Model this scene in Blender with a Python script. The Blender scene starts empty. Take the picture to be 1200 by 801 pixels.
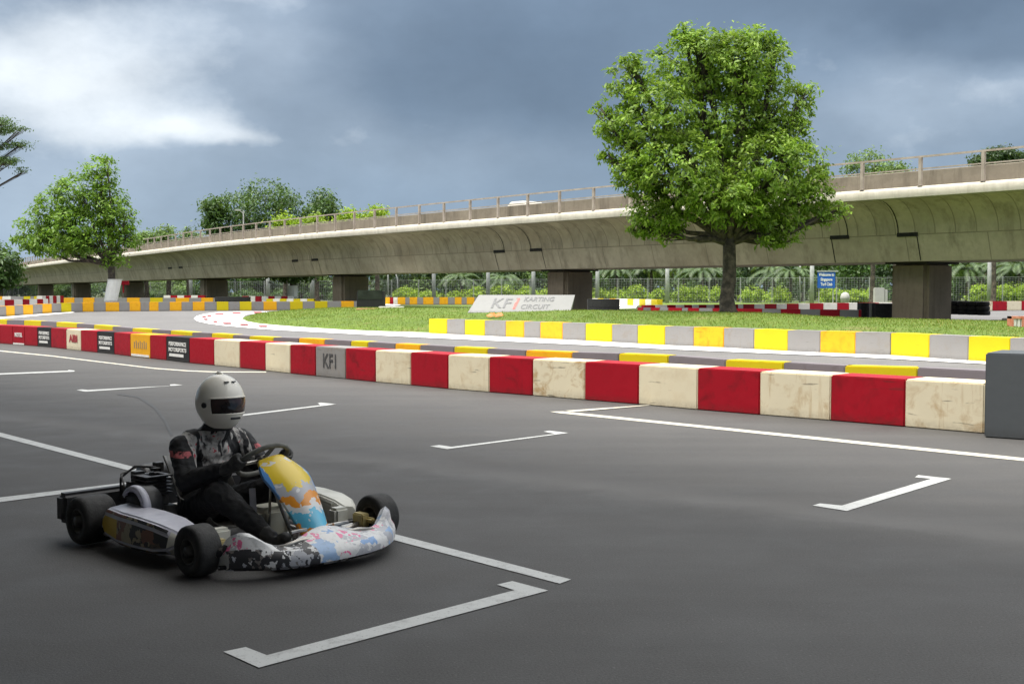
import bpy, bmesh, math, random
import numpy as np
from mathutils import Vector, Matrix, noise as mnoise
random.seed(7); rng = np.random.default_rng(7)
scene = bpy.context.scene
COL = scene.collection
PI = math.pi
# ------------------------------------------------------------------ camera geometry used to read positions off the place
F = 1349.0; CH = 1.45; PITCH = math.atan(58.5 / F)
def sm(t):
    t = max(0.0, min(1.0, t)); return t * t * (3 - 2 * t)
def G(x, y):                       # gentle rise of the land beyond the track
    return 0.4 * sm((y - 38) / 30.0)
def ray(px, py):
    dx = (px - 600) / F; dy = (400.5 - py) / F
    c, s = math.cos(PITCH), math.sin(PITCH)
    return Vector((dx, c + s * dy, -s + c * dy))
def gp(px, py, h=0.0):
    r = ray(px, py); Y = 30.0
    for _ in range(40):
        z = G(0, Y) + h
        t = (z - CH) / r.z if r.z < -1e-5 else 400
        Yn = min(t * r.y, 300); Y = 0.5 * Y + 0.5 * Yn
    t = Y / r.y
    return Vector((r.x * t, Y, G(0, Y) + h))
def at(px, Y):                     # ground point seen in a column at distance Y
    return Vector(((px - 600) / F * Y, Y, G(0, Y)))
def hz(py, Y): return CH + (342 - py) * Y / F
# ------------------------------------------------------------------ object helpers
def tag(o, label=None, cat=None, group=None, kind=None):
    if label: o['label'] = label
    if cat: o['category'] = cat
    if group: o['group'] = group
    if kind: o['kind'] = kind
    return o
def empty(name, loc, rz=0.0, label=None, cat=None, group=None):
    o = bpy.data.objects.new(name, None); COL.objects.link(o)
    o.location = loc; o.rotation_euler = (0, 0, rz); o.empty_display_size = 0.2
    return tag(o, label, cat, group)
class MB:
    def __init__(s): s.v = []; s.f = []; s.m = []; s.uv = {}
    def add(s, vs, fs, m=0):
        b = len(s.v); s.v += [tuple(v) for v in vs]
        for f in fs: s.f.append(tuple(b + i for i in f)); s.m.append(m)
    def box(s, x0, x1, y0, y1, z0, z1, m=0, M=None):
        vs = [Vector((x, y, z)) for z in (z0, z1) for y in (y0, y1) for x in (x0, x1)]
        if M: vs = [M @ v for v in vs]
        s.add(vs, [(0, 2, 3, 1), (4, 5, 7, 6), (0, 1, 5, 4), (2, 6, 7, 3), (0, 4, 6, 2), (1, 3, 7, 5)], m)
    def bar(s, p, q, w, h=None, m=0, up=Vector((0, 0, 1))):
        p = Vector(p); q = Vector(q); h = h or w; d = (q - p).normalized()
        if abs(d.dot(up)) > .98: up = Vector((1, 0, 0))
        a = d.cross(up).normalized() * w / 2; b = a.cross(d).normalized() * h / 2
        vs = [p - a - b, p + a - b, p + a + b, p - a + b, q - a - b, q + a - b, q + a + b, q - a + b]
        s.add(vs, [(0, 1, 2, 3), (7, 6, 5, 4), (0, 4, 5, 1), (1, 5, 6, 2), (2, 6, 7, 3), (3, 7, 4, 0)], m)
    def tube(s, pts, r, n=8, m=0, cap=True, closed=False):
        pts = [Vector(p) for p in pts]; N = len(pts)
        rs = r if isinstance(r, (list, tuple)) else [r] * N
        t0 = (pts[1] - pts[0]).normalized()
        a = t0.orthogonal().normalized(); rings = []
        for i, p in enumerate(pts):
            if closed: t = (pts[(i + 1) % N] - pts[i - 1]).normalized()
            else: t = (pts[min(i + 1, N - 1)] - pts[max(i - 1, 0)]).normalized()
            a = (a - t * a.dot(t)).normalized(); b = t.cross(a)
            rings.append([p + (a * math.cos(2 * PI * k / n) + b * math.sin(2 * PI * k / n)) * rs[i] for k in range(n)])
        base = len(s.v)
        for g in rings: s.v += [tuple(v) for v in g]
        M_ = N if closed else N - 1
        for i in range(M_):
            j = (i + 1) % N
            for k in range(n):
                k2 = (k + 1) % n
                s.f.append((base + i * n + k, base + i * n + k2, base + j * n + k2, base + j * n + k)); s.m.append(m)
        if cap and not closed:
            s.f.append(tuple(base + k for k in range(n - 1, -1, -1))); s.m.append(m)
            s.f.append(tuple(base + (N - 1) * n + k for k in range(n))); s.m.append(m)
    def lathe(s, prof, n=24, M=None, m=0):     # prof = (r, h) about the z axis
        vs = []; fs = []
        for r, h in prof:
            for k in range(n):
                v = Vector((r * math.cos(2 * PI * k / n), r * math.sin(2 * PI * k / n), h)); vs.append(M @ v if M else v)
        for i in range(len(prof) - 1):
            for k in range(n):
                k2 = (k + 1) % n; fs.append((i * n + k, i * n + k2, (i + 1) * n + k2, (i + 1) * n + k))
        s.add(vs, fs, m)
    def grid(s, rows, m=0, closeu=False):
        nr = len(rows); nc = len(rows[0]); vs = [p for r in rows for p in r]; fs = []
        for i in range(nr - 1):
            for j in range(nc - 1 + (1 if closeu else 0)):
                j2 = (j + 1) % nc; fs.append((i * nc + j, i * nc + j2, (i + 1) * nc + j2, (i + 1) * nc + j))
        s.add(vs, fs, m)
    def build(s, name, mats, parent=None, smooth=False, bevel=0, seg=2, loc=None, rz=0.0, fixn=True):
        me = bpy.data.meshes.new(name); me.from_pydata(s.v, [], s.f)
        if not isinstance(mats, (list, tuple)): mats = [mats]
        for q in mats: me.materials.append(q)
        me.polygons.foreach_set('material_index', s.m)
        bm = bmesh.new(); bm.from_mesh(me)
        if fixn: bmesh.ops.recalc_face_normals(bm, faces=bm.faces)
        if bevel: bmesh.ops.bevel(bm, geom=[e for e in bm.edges if len(e.link_faces) == 2 and e.calc_face_angle(0) > .5], offset=bevel, segments=seg, affect='EDGES', clamp_overlap=True)
        for f in bm.faces: f.smooth = bool(smooth)
        bm.to_mesh(me); bm.free(); me.update()
        o = bpy.data.objects.new(name, me); COL.objects.link(o)
        if parent is not None: o.parent = parent
        if loc is not None: o.location = loc
        o.rotation_euler.z = rz
        return o
def smooth_angle(o, deg=40):
    me = o.data
    for p in me.polygons: p.use_smooth = True
    bm = bmesh.new(); bm.from_mesh(me)
    for e in bm.edges:
        if len(e.link_faces) == 2 and e.calc_face_angle(0) > math.radians(deg): e.smooth = False
    bm.to_mesh(me); bm.free()
def copy_tree(o, parent=None):
    c = o.copy(); COL.objects.link(c)
    if parent is not None: c.parent = parent
    for ch in list(o.children): copy_tree(ch, c)
    return c
def evaluated(o, name):
    dg = bpy.context.evaluated_depsgraph_get(); dg.update()
    return bpy.data.meshes.new_from_object(o.evaluated_get(dg))
def text_mesh(s, size, mat, name='lettering', parent=None, shear=0.0, bold=0.0, M=None, sx=1.0, align='CENTER', ext=0.002):
    cu = bpy.data.curves.new('t', 'FONT'); cu.body = s; cu.size = size; cu.extrude = ext; cu.shear = shear
    cu.offset = bold; cu.align_x = align; cu.align_y = 'CENTER'; cu.resolution_u = 3
    t = bpy.data.objects.new('t', cu); COL.objects.link(t)
    me = evaluated(t, name); bpy.data.objects.remove(t)
    me.transform(Matrix.Diagonal((sx, 1, 1, 1)))
    if M: me.transform(M)
    me.materials.clear(); me.materials.append(mat)
    o = bpy.data.objects.new(name, me); COL.objects.link(o)
    if parent is not None: o.parent = parent
    return o
FRONT = Matrix.Rotation(PI / 2, 4, 'X')        # text standing up, facing -Y
def join_into(o, others):
    bm = bmesh.new(); bm.from_mesh(o.data)
    for q in others: bm.from_mesh(q.data); 
    bm.to_mesh(o.data); bm.free()
    for q in others: bpy.data.objects.remove(q)
# ------------------------------------------------------------------ materials
def new_mat(name):
    m = bpy.data.materials.new(name); m.use_nodes = True
    nt = m.node_tree; b = nt.nodes['Principled BSDF']; return m, nt, b
def N(nt, t, **kw):
    n = nt.nodes.new(t)
    for k, v in kw.items():
        if k in ('operation', 'blend_type', 'data_type', 'feature', 'distance', 'noise_dimensions', 'sky_type', 'wave_type', 'bands_direction'): setattr(n, k, v)
        else: n.inputs[k].default_value = v
    return n
def math_(nt, op, a, b=None, clamp=False):
    n = nt.nodes.new('ShaderNodeMath'); n.operation = op; n.use_clamp = clamp
    for i, x in enumerate((a, b)):
        if x is None: continue
        if isinstance(x, (int, float)): n.inputs[i].default_value = x
        else: nt.links.new(x, n.inputs[i])
    return n.outputs[0]
def mixc(nt, f, a, b, mode='MIX'):
    n = nt.nodes.new('ShaderNodeMix'); n.data_type = 'RGBA'; n.blend_type = mode
    for sock, x in ((n.inputs[0], f), (n.inputs[6], a), (n.inputs[7], b)):
        if isinstance(x, (int, float)): sock.default_value = x
        elif isinstance(x, (tuple, list)): sock.default_value = (*x[:3], 1)
        else: nt.links.new(x, sock)
    return n.outputs[2]
def ramp(nt, fac, stops, const=False):
    n = nt.nodes.new('ShaderNodeValToRGB'); nt.links.new(fac, n.inputs[0]); cr = n.color_ramp
    if const: cr.interpolation = 'CONSTANT'
    while len(cr.elements) < len(stops): cr.elements.new(0.5)
    for e, (p, c) in zip(cr.elements, stops):
        e.position = p; e.color = (*c[:3], 1) if isinstance(c, (tuple, list)) else (c, c, c, 1)
    return n.outputs[0]
def coords(nt, rand=True, kind='Object'):
    tc = nt.nodes.new('ShaderNodeTexCoord'); v = tc.outputs[kind]
    if rand:
        oi = nt.nodes.new('ShaderNodeObjectInfo')
        a = nt.nodes.new('ShaderNodeVectorMath'); a.operation = 'ADD'
        m = math_(nt, 'MULTIPLY', oi.outputs['Random'], 57.0)
        cx = nt.nodes.new('ShaderNodeCombineXYZ')
        for i in range(3): nt.links.new(m, cx.inputs[i])
        nt.links.new(v, a.inputs[0]); nt.links.new(cx.outputs[0], a.inputs[1]); v = a.outputs[0]
    return v
def noise(nt, v, scale, detail=4, rough=.55, dist=0.0):
    n = nt.nodes.new('ShaderNodeTexNoise'); nt.links.new(v, n.inputs['Vector'])
    n.inputs['Scale'].default_value = scale; n.inputs['Detail'].default_value = detail
    n.inputs['Roughness'].default_value = rough; n.inputs['Distortion'].default_value = dist
    return n.outputs['Fac']
def bump(nt, b, h, strength=.3, dist=.02):
    n = nt.nodes.new('ShaderNodeBump'); n.inputs['Strength'].default_value = strength; n.inputs['Distance'].default_value = dist
    nt.links.new(h, n.inputs['Height']); nt.links.new(n.outputs[0], b.inputs['Normal'])
def mat_noise(name, c1, c2, scale=6, rough=.7, bmp=.15, dist=.01, metal=0, lo=.35, hi=.65, rand=True, spec=.5):
    m, nt, b = new_mat(name); v = coords(nt, rand); n = noise(nt, v, scale)
    nt.links.new(ramp(nt, n, [(lo, c1), (hi, c2)]), b.inputs['Base Color'])
    b.inputs['Roughness'].default_value = rough; b.inputs['Metallic'].default_value = metal
    b.inputs['Specular IOR Level'].default_value = spec
    if bmp: bump(nt, b, noise(nt, v, scale * 4), bmp, dist)
    return m
def mat_plastic(name, col, stain, amt=.5, dark=(.03, .025, .02)):
    """moulded plastic barrier paint: faded patches, brown stains, grime towards the foot"""
    m, nt, b = new_mat(name); v = coords(nt)
    tc = nt.nodes.new('ShaderNodeTexCoord'); sp = nt.nodes.new('ShaderNodeSeparateXYZ'); nt.links.new(tc.outputs['Object'], sp.inputs[0])
    n1 = noise(nt, v, 1.3, 3); n2 = noise(nt, v, 4.5, 8, .65, .6); n3 = noise(nt, v, 18, 6, .7)
    st = ramp(nt, n2, [(.5, 0), (.74, 1)])
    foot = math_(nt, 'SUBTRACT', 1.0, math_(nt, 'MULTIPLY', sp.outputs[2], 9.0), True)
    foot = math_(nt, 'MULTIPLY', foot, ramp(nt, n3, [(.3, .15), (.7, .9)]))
    c = mixc(nt, math_(nt, 'MULTIPLY', ramp(nt, n1, [(.35, 0), (.7, 1)]), .35), col, tuple(x * .82 for x in col))
    oi = nt.nodes.new('ShaderNodeObjectInfo'); pr = ramp(nt, oi.outputs['Random'], [(0, .1), (.5, .6), (.75, 1.6), (1, .3)])
    c = mixc(nt, math_(nt, 'MULTIPLY', math_(nt, 'MULTIPLY', st, amt), pr, True), c, stain)
    drip = nt.nodes.new('ShaderNodeMapping'); nt.links.new(v, drip.inputs[0]); drip.inputs['Scale'].default_value = (16, 16, 1.2)
    dr = ramp(nt, noise(nt, drip.outputs[0], 1, 5, .6), [(.6, 0), (.72, 1)]); c = mixc(nt, math_(nt, 'MULTIPLY', math_(nt, 'MULTIPLY', dr, amt * .6), pr, True), c, stain)
    # scuffs: thin streaks
    mp = nt.nodes.new('ShaderNodeMapping'); nt.links.new(v, mp.inputs[0]); mp.inputs['Scale'].default_value = (1.5, 1.5, 14)
    sc = ramp(nt, noise(nt, mp.outputs[0], 1.6, 4), [(.66, 0), (.72, 1)])
    c = mixc(nt, math_(nt, 'MULTIPLY', sc, amt * .7), c, dark)
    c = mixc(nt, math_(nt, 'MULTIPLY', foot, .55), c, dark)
    nt.links.new(c, b.inputs['Base Color']); b.inputs['Roughness'].default_value = .5
    nt.links.new(ramp(nt, n3, [(.3, .5), (.7, .75)]), b.inputs['Roughness']); b.inputs['Specular IOR Level'].default_value = .3
    bump(nt, b, noise(nt, v, 3, 3), .25, .02)
    return m
M = {}
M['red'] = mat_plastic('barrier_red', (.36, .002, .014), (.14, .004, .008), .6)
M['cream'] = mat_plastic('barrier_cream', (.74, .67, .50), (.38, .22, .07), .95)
M['white'] = mat_plastic('barrier_white', (.78, .76, .70), (.5, .42, .3), .4)
M['yellow'] = mat_plastic('barrier_yellow', (.62, .50, .006), (.65, .38, .01), .3)
M['orange'] = mat_plastic('barrier_orange', (.83, .42, .012), (.55, .2, .01), .45)
M['grey'] = mat_plastic('barrier_grey', (.27, .262, .258), (.22, .16, .10), .45)
M['darkgrey'] = mat_plastic('barrier_dark_grey', (.19, .17, .185), (.1, .08, .07), .3)
M['black'] = mat_plastic('barrier_black', (.022, .022, .024), (.05, .045, .04), .3, (.08, .07, .06))
M['slate'] = mat_plastic('slate_block', (.085, .095, .105), (.06, .065, .065), .3)
M['lt_grey'] = mat_plastic('sign_grey', (.60, .60, .61), (.45, .42, .4), .25)
M['sign_face'] = mat_plastic('sign_face', (.33, .33, .33), (.32, .31, .30), .2)
M['ink'] = mat_noise('ink_dark', (.05, .05, .055), (.09, .09, .09), 20, .6, 0)
M['ink_grey'] = mat_noise('ink_grey', (.16, .16, .17), (.24, .24, .25), 20, .6, 0)
M['ink_red'] = mat_noise('ink_red', (.75, .09, .08), (.8, .2, .17), 20, .6, 0)
M['ink_maroon'] = mat_noise('ink_maroon', (.3, .02, .03), (.4, .05, .05), 20, .6, 0)
M['ink_white'] = mat_noise('ink_white', (.7, .7, .7), (.8, .8, .78), 20, .6, 0)
M['rubber'] = mat_noise('tyre_rubber', (.012, .012, .013), (.03, .03, .03), 20, .75, .2)
M['dark'] = mat_noise('dark_gap', (.008, .008, .007), (.02, .018, .015), 6, .9, 0)
M['steel'] = mat_noise('galvanised_steel', (.32, .33, .34), (.45, .46, .46), 8, .5, .1, metal=.3)
M['pole'] = mat_noise('grey_pole', (.30, .31, .31), (.40, .41, .40), 5, .6, .1)
M['rail'] = mat_noise('weathered_rail', (.30, .25, .21), (.42, .36, .31), 3, .7, .2)
M['wood'] = mat_noise('wood_orange', (.50, .26, .12), (.62, .36, .2), 4, .8, .2)
M['bark'] = mat_noise('bark', (.05, .042, .035), (.16, .13, .10), 5, .95, .9, .05, lo=.4, hi=.7)
M['wrap'] = mat_noise('white_wrap', (.78, .78, .74), (.85, .85, .82), 3, .8, .5, .05)
M['line'] = None
def leaf_mat(name, a, b_, c, tr=.35):
    m, nt, b = new_mat(name)
    g = nt.nodes.new('ShaderNodeNewGeometry'); v = coords(nt)
    r = ramp(nt, g.outputs['Random Per Island'], [(0, a), (.5, b_), (1, c)])
    n = ramp(nt, noise(nt, v, .9, 3), [(.3, .62), (.7, 1.18)])
    col = mixc(nt, 1.0, r, n, 'MULTIPLY'); col = mixc(nt, 1.0, col, ramp(nt, noise(nt, v, 2.2, 2), [(.32, .72), (.68, 1.45)]), 'MULTIPLY')
    nt.links.new(col, b.inputs['Base Color']); b.inputs['Roughness'].default_value = .5
    t = nt.nodes.new('ShaderNodeBsdfTranslucent'); nt.links.new(mixc(nt, .5, col, (.2, .3, .03)), t.inputs[0])
    mx = nt.nodes.new('ShaderNodeMixShader'); mx.inputs[0].default_value = tr
    nt.links.new(b.outputs[0], mx.inputs[1]); nt.links.new(t.outputs[0], mx.inputs[2])
    nt.links.new(mx.outputs[0], nt.nodes['Material Output'].inputs[0]); return m
M['leaf'] = leaf_mat('leaf_fresh', (.11, .21, .016), (.21, .36, .03), (.34, .48, .07), .45)
M['leaf_l'] = leaf_mat('leaf_left', (.09, .20, .014), (.17, .33, .025), (.27, .42, .05), .45)
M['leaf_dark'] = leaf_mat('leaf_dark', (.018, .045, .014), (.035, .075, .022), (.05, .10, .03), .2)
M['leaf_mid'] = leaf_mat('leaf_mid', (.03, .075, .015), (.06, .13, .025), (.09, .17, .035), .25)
M['leaf_pale'] = leaf_mat('leaf_pale', (.10, .18, .04), (.15, .24, .06), (.2, .3, .08), .3)
M['leaf_lime'] = leaf_mat('leaf_lime', (.18, .30, .012), (.30, .44, .02), (.42, .55, .04), .4)
M['leaf_palm'] = leaf_mat('leaf_palm', (.03, .065, .02), (.06, .11, .035), (.11, .16, .06), .25)
# asphalt
def asphalt(name, dark, light, seam=None):
    m, nt, b = new_mat(name); v = coords(nt, False)
    big = noise(nt, v, .22, 4, .6); mid = noise(nt, v, 1.6, 6, .65, .3); fine = noise(nt, v, 95, 3, .7); grit = noise(nt, v, 60, 2, .6)
    c = ramp(nt, big, [(.3, dark), (.7, light)])
    mp = nt.nodes.new('ShaderNodeMapping'); nt.links.new(v, mp.inputs[0]); mp.inputs['Rotation'].default_value = (0, 0, math.radians(46)); mp.inputs['Scale'].default_value = (.28, 2.4, 1)
    lanes = noise(nt, mp.outputs[0], .8, 5, .6)
    c = mixc(nt, 1.0, c, ramp(nt, lanes, [(.3, .88), (.7, 1.12)]), 'MULTIPLY')
    c = mixc(nt, 1.0, c, ramp(nt, mid, [(.25, .80), (.75, 1.16)]), 'MULTIPLY')
    c = mixc(nt, 1.0, c, ramp(nt, fine, [(.3, .68), (.7, 1.32)]), 'MULTIPLY')
    sp = ramp(nt, grit, [(.665, 0), (.72, 1)])
    c = mixc(nt, math_(nt, 'MULTIPLY', sp, .4), c, (.22, .21, .2))
    nt.links.new(c, b.inputs['Base Color'])
    nt.links.new(ramp(nt, mid, [(.3, .62), (.7, .85)]), b.inputs['Roughness']); b.inputs['Specular IOR Level'].default_value = .5
    if seam:
        (ax_, ay_), (bx_, by_) = seam; dx_, dy_ = bx_ - ax_, by_ - ay_; ln = math.hypot(dx_, dy_); sp3 = nt.nodes.new('ShaderNodeSeparateXYZ'); nt.links.new(v, sp3.inputs[0])
        d_ = math_(nt, 'ADD', math_(nt, 'MULTIPLY', math_(nt, 'SUBTRACT', sp3.outputs[0], ax_), dy_ / ln), math_(nt, 'MULTIPLY', math_(nt, 'SUBTRACT', sp3.outputs[1], ay_), -dx_ / ln))
        d_ = math_(nt, 'ADD', d_, math_(nt, 'MULTIPLY', math_(nt, 'SUBTRACT', mid, .5), .5))
        g_ = math_(nt, 'POWER', 2.718, math_(nt, 'MULTIPLY', math_(nt, 'MULTIPLY', d_, d_), -14.0))
        c = mixc(nt, math_(nt, 'MULTIPLY', g_, .30), c, (.16, .155, .15)); nt.links.new(c, b.inputs['Base Color'])
    bump(nt, b, fine, .5, .006); return m
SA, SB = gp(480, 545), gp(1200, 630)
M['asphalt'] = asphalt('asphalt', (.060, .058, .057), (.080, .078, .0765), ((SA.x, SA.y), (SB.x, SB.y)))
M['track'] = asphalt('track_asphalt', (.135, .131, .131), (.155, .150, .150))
def paint(name, col, wear=.5):
    m, nt, b = new_mat(name); v = coords(nt, False)
    w = ramp(nt, noise(nt, v, 9, 8, .75), [(.50, 0), (.68, 1)]); w2 = ramp(nt, noise(nt, v, 90, 2), [(.62, 0), (.7, 1)])
    c = mixc(nt, math_(nt, 'MULTIPLY', w, wear), col, (.2, .195, .19)); c = mixc(nt, math_(nt, 'MULTIPLY', w2, wear), c, (.12, .12, .12))
    nt.links.new(c, b.inputs['Base Color']); b.inputs['Roughness'].default_value = .7; return m
M['line'] = paint('line_paint', (.56, .57, .56), .5)
M['line_cream'] = paint('line_paint_cream', (.58, .55, .46), .5)
M['kerb_white'] = paint('kerb_white', (.8, .79, .78), .15)
M['kerb_red'] = paint('kerb_red', (.50, .10, .11), .4)
# grass
def grassmat(name, a, b_, c):
    m, nt, b = new_mat(name); v = coords(nt, False)
    n = noise(nt, v, .6, 6, .7); n2 = noise(nt, v, 7, 5, .7); n3 = noise(nt, v, 30, 3, .7)
    col = ramp(nt, n, [(.3, a), (.55, b_), (.75, c)]); col = mixc(nt, 1.0, col, ramp(nt, n2, [(.3, .6), (.7, 1.3)]), 'MULTIPLY')
    col = mixc(nt, 1.0, col, ramp(nt, n3, [(.3, .7), (.7, 1.25)]), 'MULTIPLY')
    nt.links.new(col, b.inputs['Base Color']); b.inputs['Roughness'].default_value = .9; bump(nt, b, n3, 1, .08); return m
M['lawn'] = grassmat('lawn', (.12, .19, .025), (.16, .25, .025), (.27, .23, .09))
M['field'] = grassmat('field', (.06, .075, .035), (.08, .10, .04), (.10, .10, .06))
def blade_mat():
    m, nt, b = new_mat('grass_blade'); g = nt.nodes.new('ShaderNodeNewGeometry'); v = coords(nt, False)
    r = ramp(nt, g.outputs['Random Per Island'], [(0, (.11, .17, .02)), (.6, (.16, .25, .028)), (1, (.32, .30, .10))])
    n = ramp(nt, noise(nt, v, .5, 5, .7), [(.35, (1.25, .95, .8)), (.6, (.95, 1.0, 1))])
    nt.links.new(mixc(nt, 1.0, r, n, 'MULTIPLY'), b.inputs['Base Color']); b.inputs['Roughness'].default_value = .7
    t = nt.nodes.new('ShaderNodeBsdfTranslucent'); t.inputs[0].default_value = (.2, .34, .02, 1)
    mx = nt.nodes.new('ShaderNodeMixShader'); mx.inputs[0].default_value = .3
    nt.links.new(b.outputs[0], mx.inputs[1]); nt.links.new(t.outputs[0], mx.inputs[2]); nt.links.new(mx.outputs[0], nt.nodes['Material Output'].inputs[0]); return m
M['blade'] = blade_mat()
def concrete(name, base, stain, seg=0, dirt=.6):
    m, nt, b = new_mat(name); v = coords(nt, False)
    n = noise(nt, v, .35, 6, .65); n2 = noise(nt, v, 3, 8, .7)
    mp = nt.nodes.new('ShaderNodeMapping'); nt.links.new(v, mp.inputs[0]); mp.inputs['Scale'].default_value = (1.2, 1.2, .15)
    st = noise(nt, mp.outputs[0], 1.3, 6, .7)
    c = mixc(nt, ramp(nt, n, [(.35, 0), (.7, dirt)]), base, stain)
    c = mixc(nt, ramp(nt, st, [(.5, 0), (.75, dirt)]), c, tuple(x * .5 for x in stain))
    c = mixc(nt, 1.0, c, ramp(nt, n2, [(.25, .85), (.75, 1.12)]), 'MULTIPLY')
    if seg:
        uv = nt.nodes.new('ShaderNodeUVMap'); sp = nt.nodes.new('ShaderNodeSeparateXYZ'); nt.links.new(uv.outputs[0], sp.inputs[0])
        def lines(period, width):
            f = math_(nt, 'FRACT', math_(nt, 'DIVIDE', sp.outputs[0], period)); return math_(nt, 'LESS_THAN', math_(nt, 'ABSOLUTE', math_(nt, 'SUBTRACT', f, .5)), width / period / 2)
        up = math_(nt, 'GREATER_THAN', sp.outputs[1], 1.0); up = math_(nt, 'MULTIPLY', up, math_(nt, 'LESS_THAN', sp.outputs[1], 2.99))
        low = math_(nt, 'LESS_THAN', sp.outputs[1], 1.0)
        l1 = math_(nt, 'MULTIPLY', lines(.85, .045), up); l2 = math_(nt, 'MULTIPLY', lines(3.4, .04), low)
        kink = math_(nt, 'LESS_THAN', math_(nt, 'ABSOLUTE', math_(nt, 'SUBTRACT', sp.outputs[1], 1.0)), .02)
        L = math_(nt, 'MAXIMUM', math_(nt, 'MAXIMUM', l1, l2), kink)
        L = math_(nt, 'MULTIPLY', L, ramp(nt, n2, [(.3, .3), (.7, .85)]))
        # each cast strip has a slightly different tone
        fl = math_(nt, 'FLOOR', math_(nt, 'ADD', math_(nt, 'DIVIDE', sp.outputs[0], .85), .5)); wn = nt.nodes.new('ShaderNodeTexWhiteNoise'); wn.noise_dimensions = '1D'; nt.links.new(fl, wn.inputs['W'])
        tone = ramp(nt, wn.outputs[0], [(0, .86), (1, 1.1)])
        c = mixc(nt, up, c, mixc(nt, 1.0, c, tone, 'MULTIPLY'))
        c = mixc(nt, math_(nt, 'MULTIPLY', L, .85), c, tuple(x * .3 for x in stain))
    nt.links.new(c, b.inputs['Base Color']); b.inputs['Roughness'].default_value = .9; bump(nt, b, n2, .4, .02); return m
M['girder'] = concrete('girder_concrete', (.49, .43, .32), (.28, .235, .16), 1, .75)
M['fascia'] = concrete('fascia_concrete', (.60, .56, .48), (.42, .38, .31), 0, .5)
M['parapet'] = concrete('parapet_concrete', (.24, .21, .165), (.12, .10, .075), 0, .8)
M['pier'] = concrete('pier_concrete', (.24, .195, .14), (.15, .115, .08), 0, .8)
M['wallc'] = concrete('plain_concrete', (.45, .45, .42), (.3, .29, .27), 0, .4)
# ================================================================== THE SETTING
ISL = [(283, 374), (287, 376.6), (300, 379), (320, 381), (345, 383), (400, 386.5), (450, 388.5), (502, 390)]
BARPX = [(502.5, 390.7), (575, 394), (659, 398), (716, 401), (779, 404.6), (847, 407.4), (922, 411.7), (1000, 414.9), (1043, 416.4), (1088, 419.6), (1134, 422.7), (1183, 425.6), (1230, 428.5), (1290, 432.5)]
front = [gp(*p) for p in ISL] + [gp(x, y - 1.2) for x, y in BARPX[1:]]
back = [Vector((23, 36, 0)), Vector((20, 42, 0)), Vector((14, 47, 0)), Vector((6, 51, 0)), Vector((-1, 55, 0)), Vector((-5, 60, 0)), gp(445, 364.5), gp(380, 364.5), gp(320, 365.5), gp(296, 368.2), gp(287, 370.8)]
island = [(p.x, p.y) for p in front + back]
def inside(poly, x, y):
    c = False; n = len(poly)
    for i in range(n):
        x1, y1 = poly[i]; x2, y2 = poly[i - 1]
        if (y1 > y) != (y2 > y) and x < (x2 - x1) * (y - y1) / (y2 - y1) + x1: c = not c
    return c
def edist(poly, x, y):
    d = 1e9; n = len(poly)
    for i in range(n):
        ax, ay = poly[i]; bx, by = poly[i - 1]; vx, vy = bx - ax, by - ay
        t = max(0, min(1, ((x - ax) * vx + (y - ay) * vy) / (vx * vx + vy * vy + 1e-9)))
        d = min(d, math.hypot(x - ax - t * vx, y - ay - t * vy))
    return d
def mound(x, y, poly=None):
    d = edist(poly or island, x, y)
    lim = .66 * sm((x + 14) / 12) + .18 * (1 - sm((x + 14) / 12))
    lim *= 1 - .24 * sm((x - 8.3) / 3.5)
    return lim * (1 - math.exp(-d / 3.6)) * 1.12 + .05 * sm(d / .6)
def HG(x, y):
    return G(x, y) + (mound(x, y) if inside(island, x, y) else 0)
# ground
mb = MB()
ys = list(np.arange(-40, 36, 4)) + list(np.arange(36, 72, 2)) + [80, 100, 140, 200, 300, 500, 900, 1600, 3000]
xs = [-3000, -1200, -500, -250, -120, -60, -30, 0, 30, 60, 120, 250, 500, 1200, 3000]
mb.grid([[Vector((x, y, G(x, y) - .012)) for x in xs] for y in ys])
o = mb.build('ground', M['field'], fixn=False); tag(o, kind='structure')
mb = MB()   # asphalt of the pit lane and the track
def asp_y(x): return 66 if x > -8 else 66 + min(12, (-8 - x) * .45)
for nm, ma in (('track', 'track'),):
    xs = list(np.arange(-95, 62, 3.0))
    rows = []
    for k in range(0, 34):
        rows.append([])
        for x in xs:
            yf = -20 + (asp_y(x) + 20) * k / 33.0
            rows[-1].append(Vector((x, yf, G(x, yf) - .004)))
    mb.grid(rows)
o = mb.build('race_track', M['track'], fixn=False); tag(o, kind='structure')
from mathutils.geometry import delaunay_2d_cdt
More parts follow.
